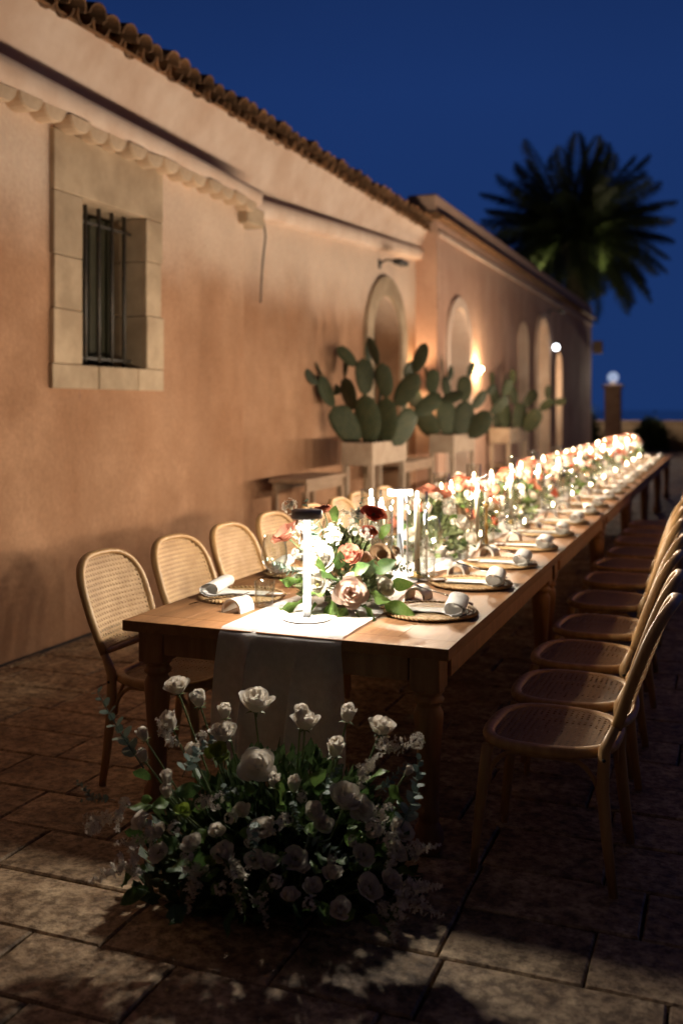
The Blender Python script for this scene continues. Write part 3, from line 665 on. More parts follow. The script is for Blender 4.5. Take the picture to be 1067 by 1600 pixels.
def console(x, y0, y1, label):
    t = thing('console_table', label, 'side table', (x, (y0 + y1) / 2, 0), 0, 'pale console tables by the wall'); L_ = (y1 - y0) / 2
    for i in range(3):
        mb = MB(); mb.box((-.2 + i * .1335, -L_, .86), (-.2 + i * .1335 + .13, L_, .90), .003); part('plank', mb, MT['palewood'], t)
    for sx in (-1, 1):
        mb = MB(); mb.box((sx * .17 - .012, -L_ + .05, .775), (sx * .17 + .012, L_ - .05, .859)); part('rail', mb, MT['palewood'], t)
        for sy in (-1, 1):
            mb = MB(); mb.box((sx * .16 - .03, sy * (L_ - .06) - .03, 0), (sx * .16 + .03, sy * (L_ - .06) + .03, .774), .004); part('leg', mb, MT['palewood'], t)
    mb = MB(); mb.box((-.16, -L_ + .1, .30), (.16, L_ - .1, .33), .003); part('shelf', mb, MT['palewood'], t)
console(-3.95, 8.75, 9.80, 'pale console table standing against the wall before the big prickly pear')
console(-3.95, 11.7, 13.2, 'pale console table standing against the wall between two prickly pears')

# ------------------------------------------------------------------ dining tables
TX0, TX1, TY0, TL, TH = -2.22, -0.90, 3.34, 2.5, .76
NT = 6
def make_table():
    t = thing('dining_table', '', 'table', ((TX0 + TX1) / 2, TY0, 0), 0, 'oak tables butted into one long banquet table')
    W_ = (TX1 - TX0) / 2; n = 6; pw = 2 * W_ / n
    for i in range(n):
        mb = MB(); mb.box((-W_ + i * pw + .0004, .1206, TH - .042), (-W_ + (i + 1) * pw - .0004, TL - .1206, TH), .0012); part('plank', mb, MT['oak'], t)
    for y0 in (0.001, TL - .12):
        mb = MB(); mb.box((-W_, y0, TH - .042), (W_, y0 + .119, TH), .0015); part('end_board', mb, MT['oak'], t)
    for sx in (-1, 1):
        mb = MB(); mb.box((sx * (W_ - .045) - .013, .16, TH - .135), (sx * (W_ - .045) + .013, TL - .16, TH - .0425), .002); part('apron', mb, MT['oakleg'], t)
    for y0 in (.045, TL - .071):
        mb = MB(); mb.box((-W_ + .16, y0, TH - .135), (W_ - .16, y0 + .026, TH - .0425), .002); part('apron', mb, MT['oakleg'], t)
    lm = MB(); lm.box((-.055, -.055, TH - .17), (.055, .055, TH - .0425), .003)
    pr_ = [(.0, 0), (.034, 0), (.046, .012), (.056, .05), (.052, .085), (.038, .11), (.034, .125), (.044, .14), (.036, .155), (.038, .25), (.045, .38), (.052, .47), (.053, .505), (.044, .525), (.040, .535), (.054, .545), (.056, .556), (.048, .566), (.046, .575), (.056, .583), (.056, .5895), (.0, .5895)]
    lm.lathe(pr_, 24); lme = lm.mesh('leg', MT['oakleg'])
    for sx in (-1, 1):
        for y0 in (.10, TL - .10): ob('leg', lme, t, M.Translation((sx * (W_ - .10), y0, 0)))
    return t
table0 = make_table()
table0['label'] = 'oak dining table at the front end, runner hanging over its end'
for k in range(1, NT): dup(table0, ((TX0 + TX1) / 2, TY0 + k * TL, 0), 0, f'{ORD[k]} oak dining table from the front end of the long row')

# runner: smooth at the front, bunched down the middle, hanging over the end
CX = -1.54; RW = .245; RTOP = TH + .004
def runner():
    mb = MB(); nu, ns = 40, 340; LEN = 14.2; DROP = .50
    def f(u, v):
        s_ = -DROP + v * (LEN + DROP); t = 2 * u - 1
        if s_ > 0:
            amp = min(1, max(0, (s_ - .55) / .5)); wd = RW * (1 - .22 * amp) + .07 * math.exp(-s_ * 5)*0
            x = CX + t * wd * (1 + .10 * amp * N.noise(V((s_ * 2.2, t, 1)))) + amp * .05 * N.noise(V((s_ * 1.3, 2, 5)))
            ruff = abs(N.noise(V((s_ * 3.2 + t * 1.2, t * 3.5, 4)))) * .055 * amp + .004 * (1 + N.noise(V((s_ * 9, t * 5, 8)))) * (1 - amp)
            fold = .010 * max(0, 1 - abs(t + .42 - s_ * .3) * 16) * max(0, 1 - s_ * 2)
            return (x, TY0 + s_ - .004, RTOP + ruff + fold)
        d = -s_; ease = min(1, d / .03)
        fl = min(1, d / .35)
        gath = .060 * fl * sin(t * 6.5 + 1.0 + d * 1.2) + .035 * fl * sin(t * 14 + .4 - d) + .012 * fl * N.noise(V((t * 4, d * 4, 2)))
        fold = -.02 * math.exp(-((t + .50 - .45 * d) * 7) ** 2) - .02 * math.exp(-((t - .10) * 9) ** 2)
        f2 = min(1, d / .16)
        return (CX + t * RW * (1 + .06 * fl) + .046 * f2 * sin(t * 8.5 + .8 + d * 1.1) * (1 - t * t * .7), TY0 - .004 - .004 * ease + (gath * .8 + fold) * min(1, d / .12) * .8 - .035 * fl, RTOP + .004 - d + .006 * (1 - ease))
    mb.grid(f, nu, ns)
    o = part('table_runner', mb, MT['linen'], None); tag(o, 'sheer white cloth runner down the long table, hanging over its front end', 'table runner')
    return f
runner()

# ------------------------------------------------------------------ chairs
def make_chair():
    t = thing('dining_chair', '', 'chair', (0, 0, 0), 0, 'cane-back wooden dining chairs')
    SH = .47
    # local: front +Y, back -Y, width X
    def ybk(x, z): return -(.205 + .37 * max(0, z - SH)) - .032 * (1 - (x / .23) ** 2)
    # seat frame loop (superellipse) and its cane
    n = 40; se = []
    for k in range(n):
        a = 2 * pi * k / n; cx = math.copysign(abs(cos(a)) ** .62, cos(a)); sy = math.copysign(abs(sin(a)) ** .62, sin(a))
        wx = .232 if sy > 0 else .232 - .022 * abs(sy)
        se.append((wx * cx, .215 * sy, SH - .018))
    mb = MB(); mb.sweep(se, .022, .018, n=10, loop=True, sq=.7); part('seat_frame', mb, MT['beech'], t)
    mb = MB()
    def inside_seat(x, y): return (abs(x) / .217) ** 3.2 + (abs(y) / .2) ** 3.2 < 1
    mb.grid(lambda u, v: ((-.205 + .41 * u), (-.19 + .38 * v), SH - .012) , 1, 1)
    mb.v = []; mb.f = []; mb.sm = []
    def strips(mb, p0f, n_, half, seg, inside, zf):
        for (a, b) in n_:
            pts = []; 
            d = (V(b) - V(a)); L_ = d.length; d.normalize(); nn = V((-d.y, d.x)) * half
            ks = [i for i in range(seg + 1) if inside(*(V(a) + d * (L_ * i / seg)))]
            if len(ks) < 2: continue
            o = len(mb.v)
            for i in range(ks[0], ks[-1] + 1):
                p = V(a) + d * (L_ * i / seg)
                for s_ in (-1, 1):
                    q = p + nn * s_; mb.v.append(zf(q.x, q.y))
            m_ = ks[-1] - ks[0]
            for i in range(m_): mb.f.append((o + 2 * i, o + 2 * i + 1, o + 2 * i + 3, o + 2 * i + 2)); mb.sm.append(True)
    sp = .021; lines = []
    for i in range(-10, 11): lines += [((i * sp, -.2), (i * sp, .2))]
    strips(mb, None, lines, .0050, 24, inside_seat, lambda x, y: (x, y, SH - .006 - .006 * (1 - (x / .22) ** 2)))
    lines = [((-.22, i * sp), (.22, i * sp)) for i in range(-10, 11)]
    strips(mb, None, lines, .0050, 24, inside_seat, lambda x, y: (x, y, SH - .0045 - .006 * (1 - (x / .22) ** 2)))
    lines = []
    for i in range(-20, 21, 1):
        c = i * sp; lines += [((c - .2, -.2), (c + .2, .2)), ((c + .2, -.2), (c - .2, .2))]
    strips(mb, None, lines, .002, 24, inside_seat, lambda x, y: (x, y, SH - .003 - .006 * (1 - (x / .22) ** 2)))
    part('seat_cane', mb, MT['seatcane'], t, kind='stuff')
    # back hoop
    hoop2 = []; m_ = 22
    ZB, ZS, ZTOP, HW = .545, .735, .945, .224
    for i in range(6): q = i / 5; hoop2.append((-(.196 + (HW - .196) * sin(q * pi / 2)), ZB + (ZS - ZB) * q))
    for i in range(1, m_):
        a = pi - pi * i / m_; hoop2.append((HW * math.copysign(abs(cos(a)) ** .66, cos(a)), ZS + (ZTOP - ZS) * abs(sin(a)) ** .66))
    hoop2 += [(-x, z) for x, z in reversed(hoop2[:6])]
    mb = MB(); mb.sweep([(x, ybk(x, z), z) for x, z in hoop2], .0125, .019, n=10, ref=(0, 1, 0), sq=.75); part('back_hoop', mb, MT['beech'], t)
    mb = MB(); mb.sweep([(x, ybk(x, ZB + .02), ZB + .012 - .012 * (1 - (x / .2) ** 2)) for x in [-.19 + .38 * i / 10 for i in range(11)]], .014, .013, n=8, sq=.75); part('back_rail', mb, MT['beech'], t)
    mb = MB()
    def half_w(z):
        if z < ZS: return .196 + (HW - .196) * sin((z - ZB) / (ZS - ZB) * pi / 2)
        q = (z - ZS) / (ZTOP - ZS)
        if q >= 1: return 0
        return HW * (1 - q ** (2 / .66)) ** (.66 / 2)
    def inside_back(x, z): return ZB + .012 < z < ZTOP - .008 and abs(x) < half_w(z) - .006
    bf = lambda off: (lambda x, z: (x, ybk(x, z) + off, z))
    sp = .0205
    strips(mb, None, [((i * sp, ZB), (i * sp, ZTOP)) for i in range(-11, 12)], .0040, 26, inside_back, bf(.002))
    strips(mb, None, [((-.24, ZB + .02 + i * sp), (.24, ZB + .02 + i * sp)) for i in range(0, 21)], .0050, 26, inside_back, bf(.0035))
    lines = []
    for i in range(-22, 23):
        c = i * sp; lines += [((c - .21, ZB), (c + .21, ZB + .42)), ((c + .21, ZB), (c - .21, ZB + .42))]
    strips(mb, None, lines, .0018, 26, inside_back, bf(.005))
    part('back_cane', mb, MT['cane'], t, kind='stuff')
    # legs
    for s_ in (-1, 1):
        mb = MB(); pts = [(s_ * .222, -.235, 0), (s_ * .216, -.215, .16), (s_ * .207, -.198, .34), (s_ * .200, -.203, .47), (s_ * .197, ybk(.197, ZB) + .002, ZB + .004)]
        mb.sweep(pts, [.013, .016, .020, .021, .019], [.015, .018, .021, .020, .015], n=10, ref=(0, 1, 0), sq=.8); part('leg', mb, MT['beech'], t)
        mb = MB(); pts = [(s_ * .225, .236, 0), (s_ * .218, .222, .14), (s_ * .207, .203, .32), (s_ * .198, .190, SH - .034)]
        mb.sweep(pts, [.012, .016, .020, .021], n=10, ref=(0, 1, 0)); part('leg', mb, MT['beech'], t)
    # bentwood braces under the seat: one arch on each side, front and back
    def arch(a, b, zl):
        a, b = V(a), V(b); pts = []
        for i in range(15):
            q = pi * i / 14; pts.append(tuple(a.lerp(b, (1 - cos(q)) / 2)) + (zl + (SH - .048 - zl) * min(1, 1.25 * sin(q)) ** .8,))
        return pts
    for a, b, zl in (((-.200, -.185), (-.200, .188), .30), ((.200, -.185), (.200, .188), .30), ((-.185, .195), (.185, .195), .30), ((-.185, -.19), (.185, -.19), .30)):
        mb = MB(); mb.sweep(arch(a, b, zl), .008, .009, n=6); part('brace', mb, MT['beech'], t)
    for s_ in (-1, 1):
        mb = MB(); mb.lathe([(0, .004), (.006, .004), (.007, 0)], 8); part('screw_cap', mb, MT['black'], t, M.Translation((s_ * .219, -.204, .44)) @ M.Rotation(s_ * pi / 2, 4, 'Y'))
    return t
chair0 = make_chair()
RSTEP = .655
used = [False]
def put_chair(x, y, rz, label):
    if not used[0]:
        chair0.location = (x, y, 0); chair0.rotation_euler = (0, 0, rz); chair0['label'] = label; used[0] = True
    else: dup(chair0, (x, y, 0), rz, label)
NR, NL = 11, 8
cr = random.Random(21)
RYS = (3.575, 4.10, 4.68, 5.32, 6.06, 6.80, 7.46, 8.12, 8.80, 9.45, 10.1); RXS = (-.575, -.585, -.61, -.615, -.65, -.67, -.68, -.66, -.67, -.67, -.67)
for k in range(NR):
    put_chair(RXS[k], RYS[k], pi / 2 - R(2.0) - R(cr.uniform(-2, 3) if k else 0), f'{ORD[k]} cane-back chair from the front on the open side of the table')
LYS = (3.77, 4.32, 4.89, 5.49, 6.08, 6.58, 7.05, 7.6)
for k in range(NL):
    put_chair(-2.20 + cr.uniform(-.02, .02), LYS[k], -pi / 2 + R(cr.uniform(-4, 4)), f'{ORD[k]} cane-back chair from the front on the wall side')

# ------------------------------------------------------------------ place settings
def braid_mat():
    mb = MB(); mb.lathe([(0.001, .006), (.165, .006), (.175, .010)], 40, smooth=True)
    for rr_ in [.03 + .0165 * i for i in range(9)]:
        n = max(10, int(rr_ * 2 * pi / .02)); rings = []
        pts = [(rr_ * cos(2 * pi * k / n), rr_ * sin(2 * pi * k / n), .0075 + .0015 * (k % 2)) for k in range(n)]
        mb.sweep(pts, .0078, .0035, n=6, loop=True)
    return mb
mat_me = braid_mat().mesh('weave', MT['wicker'])
rim = MB(); nb = 60
for k in range(nb):
    a = 2 * pi * k / nb
    p = [V(((.183 + .008 * q) * cos(a + (q * .5) * .13), (.183 + .008 * q) * sin(a + (q * .5) * .13), .009 + .005 * (1 - q * q))) for q in (-1, 0, 1)]
    rim.sweep(p, [.004, .0085, .004], [.003, .006, .003], n=6)
rim_me = rim.mesh('braided_rim', MT['wicker'])
# napkin: flat tail and rolled end, axis along Y; outward = +X
nk = MB()
prof = [(-.15, .0), (-.05, .001), (.02, .001), (.06, .0)]
cxr, czr = .080, .031
for i in range(25):
    a = -pi / 2 + .15 + i * 2 * pi * 1.45 / 24; r1 = .032 - .014 * i / 24; prof.append((cxr + r1 * 1.55 * cos(a + .25 * sin(a)), czr + r1 * sin(a)))
def nwid(i): return .038 + (.080 if i >= 4 else .040 * max(0, i - 2))
rings = []
for i, (x_, z_) in enumerate(prof):
    h = nwid(i)
    rings.append([(x_, -h, z_), (x_, -h * .33, z_ + .001), (x_, h * .33, z_ - .0006), (x_, h, z_)])
nk.loft(rings, False, False, True)
rings2 = [[(a, b, c + .004) for a, b, c in r_] for r_ in rings[:5]]; nk.loft(rings2, False, False, True)
nap_me = nk.mesh('napkin', MT['napkin'])
# arch-shaped rest
ar = MB(); n = 14; rings = []
for yq in (-.055, .055):
    o = [(.046 * cos(pi * k / n), yq, .058 * sin(pi * k / n) ** .85) for k in range(n + 1)]; i_ = [(.037 * cos(pi * k / n), yq, .049 * sin(pi * k / n) ** .85) for k in range(n, -1, -1)]
    rings.append(o + i_)
ar.loft(rings, True, True, False); rest_me = ar.mesh('cutlery_rest', MT['ceramic'])
def cutlery(kind):
    mb = MB(); pts = [(0, 0, 0), (.05, 0, .004), (.10, 0, .003), (.15, 0, 0), (.21, 0, -.002)]
    mb.sweep(pts, [.0045, .0042, .0030, .0032, .004], [.0022] * 5, n=6, ref=(0, 0, 1))
    if kind == 'knife': mb.sweep([(.205, 0, -.002), (.24, .001, -.002), (.28, .001, -.001), (.30, 0, 0)], [.005, .0085, .008, .001], [.0012] * 4, n=6)
    else:
        mb.sweep([(.205, 0, -.002), (.222, 0, -.003), (.235, 0, -.005), (.245, 0, -.005)], [.004, .010, .0115, .0115], [.0012] * 4, n=6)
        for q in (-.0085, -.0028, .0028, .0085): mb.sweep([(.243, q, -.005), (.27, q, -.001), (.285, q, .002)], [.002, .0018, .001], [.001] * 3, n=4)
    return mb.mesh(kind, MT['steel'])
fork_me, knife_me = cutlery('fork'), cutlery('knife')
tg = MB(); tg.box((-.047, -.03, 0), (.047, .03, .004), .001); tag_me = tg.mesh('holder', MT['leather'])
tg = MB(); tg.box((-.022, -.016, .0042), (.034, .016, .0056)); card_me = tg.mesh('card', MT['paper'])
tg = MB(); tg.lathe([(.004, 0), (.008, 0), (.008, .002), (.004, .002), (.004, 0)], 10); ring_me = tg.mesh('eyelet', MT['brass'])
tu = MB(); tu.lathe([(.0005, .012), (.031, .012), (.035, .02), (.0405, .105), (.0415, .106), (.042, .105), (.037, .01), (.034, 0), (.0005, 0)], 28); tum_me = tu.mesh('tumbler', MT['glass'])
wg = MB(); wg.lathe([(.0005, .002), (.036, .001), (.037, .003), (.02, .006), (.006, .012), (.0036, .03), (.0034, .10), (.006, .112), (.022, .125), (.047, .155), (.053, .175), (.050, .21), (.041, .265), (.0405, .2655), (.040, .265), (.049, .21), (.052, .175), (.046, .157), (.021, .128), (.0005, .118)], 28); wine_me = wg.mesh('wine_glass', MT['glass'])

CXT = (TX0 + TX1) / 2
def setting(k, side):
    """side +1 = open side (x = TX1), -1 = house side"""
    where = f'the {ORD[k]} place from the front, ' + ('open side' if side > 0 else 'wall side')
    y0 = (3.90 if side > 0 else 3.93) + k * .675 + (cr.uniform(-.02, .02) if k else 0)
    rz = 0 if side > 0 else pi
    base = M.Translation((CXT + side * .435, y0, TH)) @ M.Rotation(rz, 4, 'Z')
    def put(name, me, m_, label, cat, group):
        o = ob(name, me, None, base @ m_); return tag(o, label, cat, group)
    j = lambda a: cr.uniform(-a, a)
    t = thing('placemat', f'round braided wicker placemat at {where}', 'placemat', base.translation, rz + j(1), 'round wicker placemats on the table')
    ob('weave', mat_me, t); ob('braided_rim', rim_me, t)
    put('napkin', nap_me, M.Translation((.030 + j(.006), -.01 + j(.012), .0165)) @ M.Rotation(R(6 + j(7)), 4, 'Z'), f'white cloth napkin with rolled end at {where}', 'napkin', 'rolled white napkins at the places')
    put('cutlery_rest', rest_me, M.Translation((-.125 + j(.01), .262 + j(.012), .001)) @ M.Rotation(R(-2 + j(6)), 4, 'Z'), f'white arched cutlery rest at {where}', 'cutlery rest', 'arched cutlery rests at the places')
    for q, (nm, me_) in enumerate((('fork', fork_me), ('knife', knife_me))):
        m_ = M.Translation((.125 + j(.008), .205 + q * .03 + j(.004), .0045)) @ M.Rotation(R(172 + 6 * q + j(3)), 4, 'Z') @ M.Rotation(R(-13.8), 4, 'Y')
        put(nm, me_, m_, f'dark steel {nm} at {where}', nm, f'{nm}s at the places')
    t = thing('place_card', f'brown tag with white name card at {where}', 'place card', (base @ V((-.155 + j(.006), -.03, .0175))), rz + R(18 + j(14)), 'brown place card tags')
    ob('holder', tag_me, t); ob('card', card_me, t); ob('eyelet', ring_me, t, M.Translation((-.036, 0, .0042)))
    put('tumbler', tum_me, M.Translation(((-.225 if side > 0 else -.190) + j(.01), .03 if side > 0 else .17, .005)), f'clear water tumbler at {where}', 'glass', 'clear tumblers on the table')
    put('wine_glass', wine_me, M.Translation(((-.245 if side > 0 else -.195) + j(.01), .19 if side > 0 else .075, .004)) @ M.Scale(1.08, 4), f'clear stemmed wine glass at {where}', 'wine glass', 'wine glasses on the table')
for k in range(20): setting(k, 1)
for k in range(7): setting(k, -1)

# ------------------------------------------------------------------ flower meshes
def flower_mb(np_, seed, open_=1.0, point=.3, span=2.2, inner=None, outer=None, nu=5, nv=6, ruff=.02, flare=.12, low=1.0):
    """overlapping petals on a spiral; each follows a curve blended from the tight heart to the reflexed outer whorl"""
    rr = random.Random(seed); mb = MB()
    inn = inner or ((.04, -.30), (.22, .0), (.20, .62), (.10, 1.0)); ou = outer or ((.05, -.32), (.72, -.26), (.74, .52), (1.10, .50))
    for i in range(np_):
        t = i / (np_ - 1); a0 = i * 2.39996 + rr.uniform(-.2, .2); s_ = t ** .9
        P = [V((inn[k][0] + (ou[k][0] * (open_ if k else 1) - inn[k][0]) * s_, inn[k][1] + (ou[k][1] * (low if k > 1 else 1) - inn[k][1]) * s_)) for k in range(4)]
        sc_ = rr.uniform(.93, 1.05); sp = span * (1.25 - .30 * t) * rr.uniform(.9, 1.1); ph = rr.uniform(0, 6); skew = rr.uniform(-.15, .15)
        def f(u, v):
            uu = 2 * u - 1; top = 1 - point * (.35 + .65 * t) * abs(uu) ** 1.5; q = v * top; m = 1 - q
            b_ = P[0] * m ** 3 + P[1] * 3 * m * m * q + P[2] * 3 * m * q * q + P[3] * q ** 3
            ang = a0 + uu * sp * .5 * (.45 + .55 * min(1, v * 1.5)) * (1 - .25 * max(0, v - .7) / .3 * point * 2) + skew * v
            rad = b_.x + flare * (.25 + .75 * t) * uu * uu * q * q + .07 * (uu + 1) * .5 * (1 - .5 * t) * q + ruff * sin(uu * 4 + ph) * q * q
            z = b_.y - flare * .5 * t * uu * uu * q + ruff * cos(uu * 5 + ph) * q * q
            return (rad * sc_ * cos(ang), rad * sc_ * sin(ang), z * sc_)
        mb.grid(f, nu, nv)
    return mb
def fmesh(name, mb, m): return mb.mesh(name, m)
rose_bud = flower_mb(13, 1, .66, .34, 2.3, ((.04, -.30), (.24, .0), (.24, .75), (.10, 1.12)), ((.05, -.34), (.80, -.30), (.80, .75), (1.02, .86)))
rose_cup = flower_mb(16, 2, .95, .36, 1.9, ((.04, -.30), (.26, .0), (.24, .70), (.16, 1.02)), ((.05, -.32), (.76, -.30), (.70, .62), (1.16, .46)), flare=.18)
rose_open = flower_mb(19, 3, 1.05, .34, 1.7, ((.03, -.2), (.16, .0), (.14, .50), (.13, .74)), ((.05, -.3), (.80, -.30), (.72, .42), (1.20, .10)), flare=.20)
liz = flower_mb(12, 4, 1.0, .10, 2.3, ((.05, -.32), (.30, -.2), (.28, .3), (.36, .62)), ((.05, -.32), (.70, -.30), (.74, .40), (1.12, .40)), ruff=.06)
ranun = flower_mb(26, 5, .95, .12, 2.2, ((.04, -.2), (.18, .0), (.20, .40), (.04, .62)), ((.05, -.3), (.85, -.36), (.95, .30), (.98, .34)), nu=4, nv=5)
poppy = flower_mb(8, 6, 1.1, .08, 2.2, ((.05, -.3), (.40, -.2), (.45, .4), (.66, .6)), ((.05, -.32), (.70, -.30), (.80, .40), (1.2, .36)), ruff=.10)
FL = {'white rose': [fmesh('rose', b, MT['rosew']) for b in (rose_bud, rose_cup, rose_open)],
      'lisianthus': [fmesh('lisianthus', b, MT['rosew']) for b in (liz, rose_cup)],
      'coral': [fmesh('ranunculus', b, MT['coral']) for b in (ranun, poppy)], 'rust': [fmesh('poppy', b, MT['rust']) for b in (poppy, ranun)],
      'blush': [fmesh('rose', b, MT['blush']) for b in (rose_cup, rose_open, ranun)], 'tan': [fmesh('rose', b, MT['tanp']) for b in (poppy, rose_cup)],
      'lime': [fmesh('hellebore', flower_mb(11, 9, 1.0, .15, 1.6, ruff=.05), MT['lime'])]}
cb = MB(); cb.ico((0, 0, .12), .22, 1); core_me = cb.mesh('heart', MT['core'])
sb = MB()
for k in range(5):
    a = 2 * pi * k / 5; 
    def f(u, v, a=a):
        uu = 2 * u - 1; r_ = .06 + .55 * v; return (r_ * cos(a) - sin(a) * uu * .16 * (1 - v), r_ * sin(a) + cos(a) * uu * .16 * (1 - v), -.36 + .22 * v - .25 * v * v)
    sb.grid(f, 2, 3)
sb.ico((0, 0, -.36), .13, 1); sep_me = sb.mesh('sepals', MT['stem'])
st = MB(); st.sweep([(0, 0, 0), (.02, 0, .3), (.015, .02, .6), (0, 0, 1)], [1, 1, 1, 1], n=6)
st.v = [(p[0], p[1], p[2]) for p in st.v]
st = MB(); rg = []
for z_ in (0, .25, .5, .75, 1): rg.append([(cos(2 * pi * k / 6), sin(2 * pi * k / 6), z_) for k in range(6)])
st.loft(rg, True, True, True); stem_me = st.mesh('stem', MT['stem'])
def leaf_mb(point=1.0, wave=.05):
    mb = MB()
    def f(u, v):
        t = v; uu = 2 * u - 1; wd = .30 * sin(pi * min(1, t * .97 + .03)) ** .8 * (1 - .25 * t); return (uu * wd, .18 * sin(t * pi * .9) * .6 - abs(uu) * -.05 + wave * sin(t * 9 + uu * 2) * abs(uu), t)
    mb.grid(f, 4, 7); return mb
lf = [leaf_mb(), leaf_mb(wave=.09)]
leaf_me = [b.mesh('leaf', MT['leaf']) for b in lf]; leafb_me = [b.mesh('leaf', MT['leafb']) for b in lf]
def floret(mb, p, d, r_, rr):
    d = V(d).normalized(); a = d.orthogonal().normalized(); b = d.cross(a); p = V(p); ph = rr.uniform(0, 6)
    for k in range(5):
        q = ph + 2 * pi * k / 5; e = a * cos(q) + b * sin(q); s_ = a * -sin(q) + b * cos(q)
        mb.add([p, p + e * r_ * .65 + s_ * r_ * .33 + d * r_ * .2, p + e * r_ + d * r_ * .35, p + e * r_ * .65 - s_ * r_ * .33 + d * r_ * .2], [(0, 1, 2, 3)])
def spray_mb(seed, n=46, plume=False):
    rr = random.Random(seed); mb = MB()
    for i in range(n):
        if plume: t = i / n; p = V((rr.gauss(0, .12) * (1.1 - t), rr.gauss(0, .12) * (1.1 - t), t)); d = p * 1 + V((rr.uniform(-.5, .5), rr.uniform(-.5, .5), .2)); r_ = .10 * (1.15 - .7 * t)
        else:
            d = V((rr.gauss(0, 1), rr.gauss(0, 1), rr.gauss(.6, .6))).normalized(); p = V((d.x * .42, d.y * .42, .6 + d.z * .38)) * rr.uniform(.75, 1.05); r_ = rr.uniform(.09, .15)
        floret(mb, p, d, r_, rr)
    return mb
sprays = [spray_mb(1).mesh('blossom_spray', MT['tinyw']), spray_mb(2, 34).mesh('blossom_spray', MT['tinyw'])]
plumes = [spray_mb(3, 80, True).mesh('blossom_plume', MT['tinyw']), spray_mb(4, 60, True).mesh('blossom_plume', MT['tinyw'])]
def euca_mb(seed, n=11, r0=.075, bend=.12):
    rr = random.Random(seed); mb = MB(); pts = [V((bend * t * t, .05 * sin(t * 3), t)) for t in [i / 12 for i in range(13)]]
    mb.sweep(pts, [.010 * (1 - .6 * i / 12) for i in range(13)], n=5)
    for i in range(n):
        t = .18 + .8 * i / (n - 1); p = V((bend * t * t, .05 * sin(t * 3), t)); az = i * 1.4 + rr.uniform(-.3, .3); r_ = r0 * (1.15 - .65 * t) * rr.uniform(.85, 1.15)
        for s_ in (0, pi):
            e = V((cos(az + s_), sin(az + s_), .55)).normalized(); sd = e.cross(V((0, 0, 1))).normalized(); nn = sd.cross(e)
            c = p + e * r_ * 1.05; ring = [c + e * r_ * cos(q) * 1.05 + sd * r_ * sin(q) * .85 + nn * r_ * .18 * sin(q) ** 2 for q in [2 * pi * k / 8 for k in range(8)]]
            mb.add([p] + ring, [(1, 2, 3, 4, 5, 6, 7, 8)], True)
    return mb
eucas = [euca_mb(1).mesh('eucalyptus_stem', MT['euca']), euca_mb(2, 9, .1, .3).mesh('eucalyptus_stem', MT['euca'])]
olive_me = euca_mb(5, 12, .06, .4).mesh('olive_stem', MT['olive'])

def add_flower(t, kind, pos, d, r, roll, root, variant=None, stem=True, core=False, sw=.0028):
    me_ = FL[kind][variant if variant is not None else rnd.randrange(len(FL[kind]))]
    m_ = place(pos, d, r, roll); o = ob(me_.name.split('.')[0], me_, t, m_)
    inv = m_.inverted()
    ob('sepals', sep_me, o, M.Rotation(roll, 4, 'Z'))
    if core: ob('heart', core_me, o)
    if stem:
        a = V(pos) - V(d).normalized() * r * .4; b = V(root); dd = b - a; L_ = dd.length
        ob('stem', stem_me, o, inv @ place(a, dd, (sw, sw, L_)))
    return o
def bulk_leaves(t, n, fn, ln=(.03, .06), wd=.3, m='bulk'):
    rr = random.Random(n); mb = MB()
    for i in range(n):
        p, d = fn(rr); l_ = rr.uniform(*ln); leaf_quad(mb, p, d, l_, l_ * wd, rr)
    return part('foliage', mb, MT[m], t, kind='stuff')

CR, CF, UP = V((.932, .362, 0)), V((-.362, .932, 0)), V((0, 0, 1))     # terrace axes used to lay out the bouquets: sideways, away, up

# ------------------------------------------------------------------ table centrepieces
def centre_root(label, x, y): return thing('flower_arrangement', label, 'flower arrangement', (x, y, TH + .006), 0, 'flower arrangements down the table')
def bowl(t):
    mb = MB(); mb.lathe([(.001, 0), (.075, 0), (.10, .05), (.095, .055), (.07, .01), (.001, .012)], 20); part('bowl', mb, MT['ceramic'], t)
c1 = centre_root('coral and white ranunculus bouquet behind the front table lamp', -1.51, 3.93); bowl(c1)
S1 = 4.15 / 1556
def c_at(px, py, fwd): return CR * ((px - 530) * S1) + UP * ((948 - py) * S1) - CF * fwd
for kind, var, px, py, rp, fw in (('coral', 0, 537, 860, 21, .20), ('rust', 0, 574, 805, 19, .10), ('rust', 1, 568, 830, 15, .12), ('coral', 1, 440, 837, 21, .06), ('coral', 0, 497, 800, 14, -.02), ('coral', 1, 486, 806, 15, .0),
        ('tan', 0, 584, 866, 19, .17), ('blush', 1, 538, 912, 27, .25), ('white rose', 1, 588, 908, 17, .21), ('white rose', 2, 496, 872, 24, .16), ('lisianthus', 0, 490, 905, 18, .20), ('blush', 0, 560, 870, 14, .16),
        ('white rose', 1, 553, 806, 13, .08), ('lisianthus', 0, 515, 838, 13, .12), ('white rose', 0, 462, 868, 17, .10), ('white rose', 1, 475, 850, 14, .12), ('blush', 2, 600, 880, 12, .12), ('tan', 1, 608, 862, 10, .06)):
    p = c_at(px, py, fw); d = (p - V((0, 0, .10))).normalized() + UP * .35 - CF * .25
    add_flower(c1, kind, p, d, rp * S1 * .92, rnd.uniform(0, 6), (0, 0, .05), var, True, kind in ('rust', 'lisianthus'))
def dome(R_, h):
    def fn(rr):
        a = rr.uniform(0, 2 * pi); e = rr.uniform(-.1, 1.45); q = rr.uniform(.45, .92); d = V((cos(a) * cos(e), sin(a) * cos(e), sin(e))); p = V((d.x * R_ * q, d.y * R_ * q, .05 + d.z * h * q)); return p, d + V((rr.uniform(-.6, .6), rr.uniform(-.6, .6), rr.uniform(-.4, .6)))
    return fn
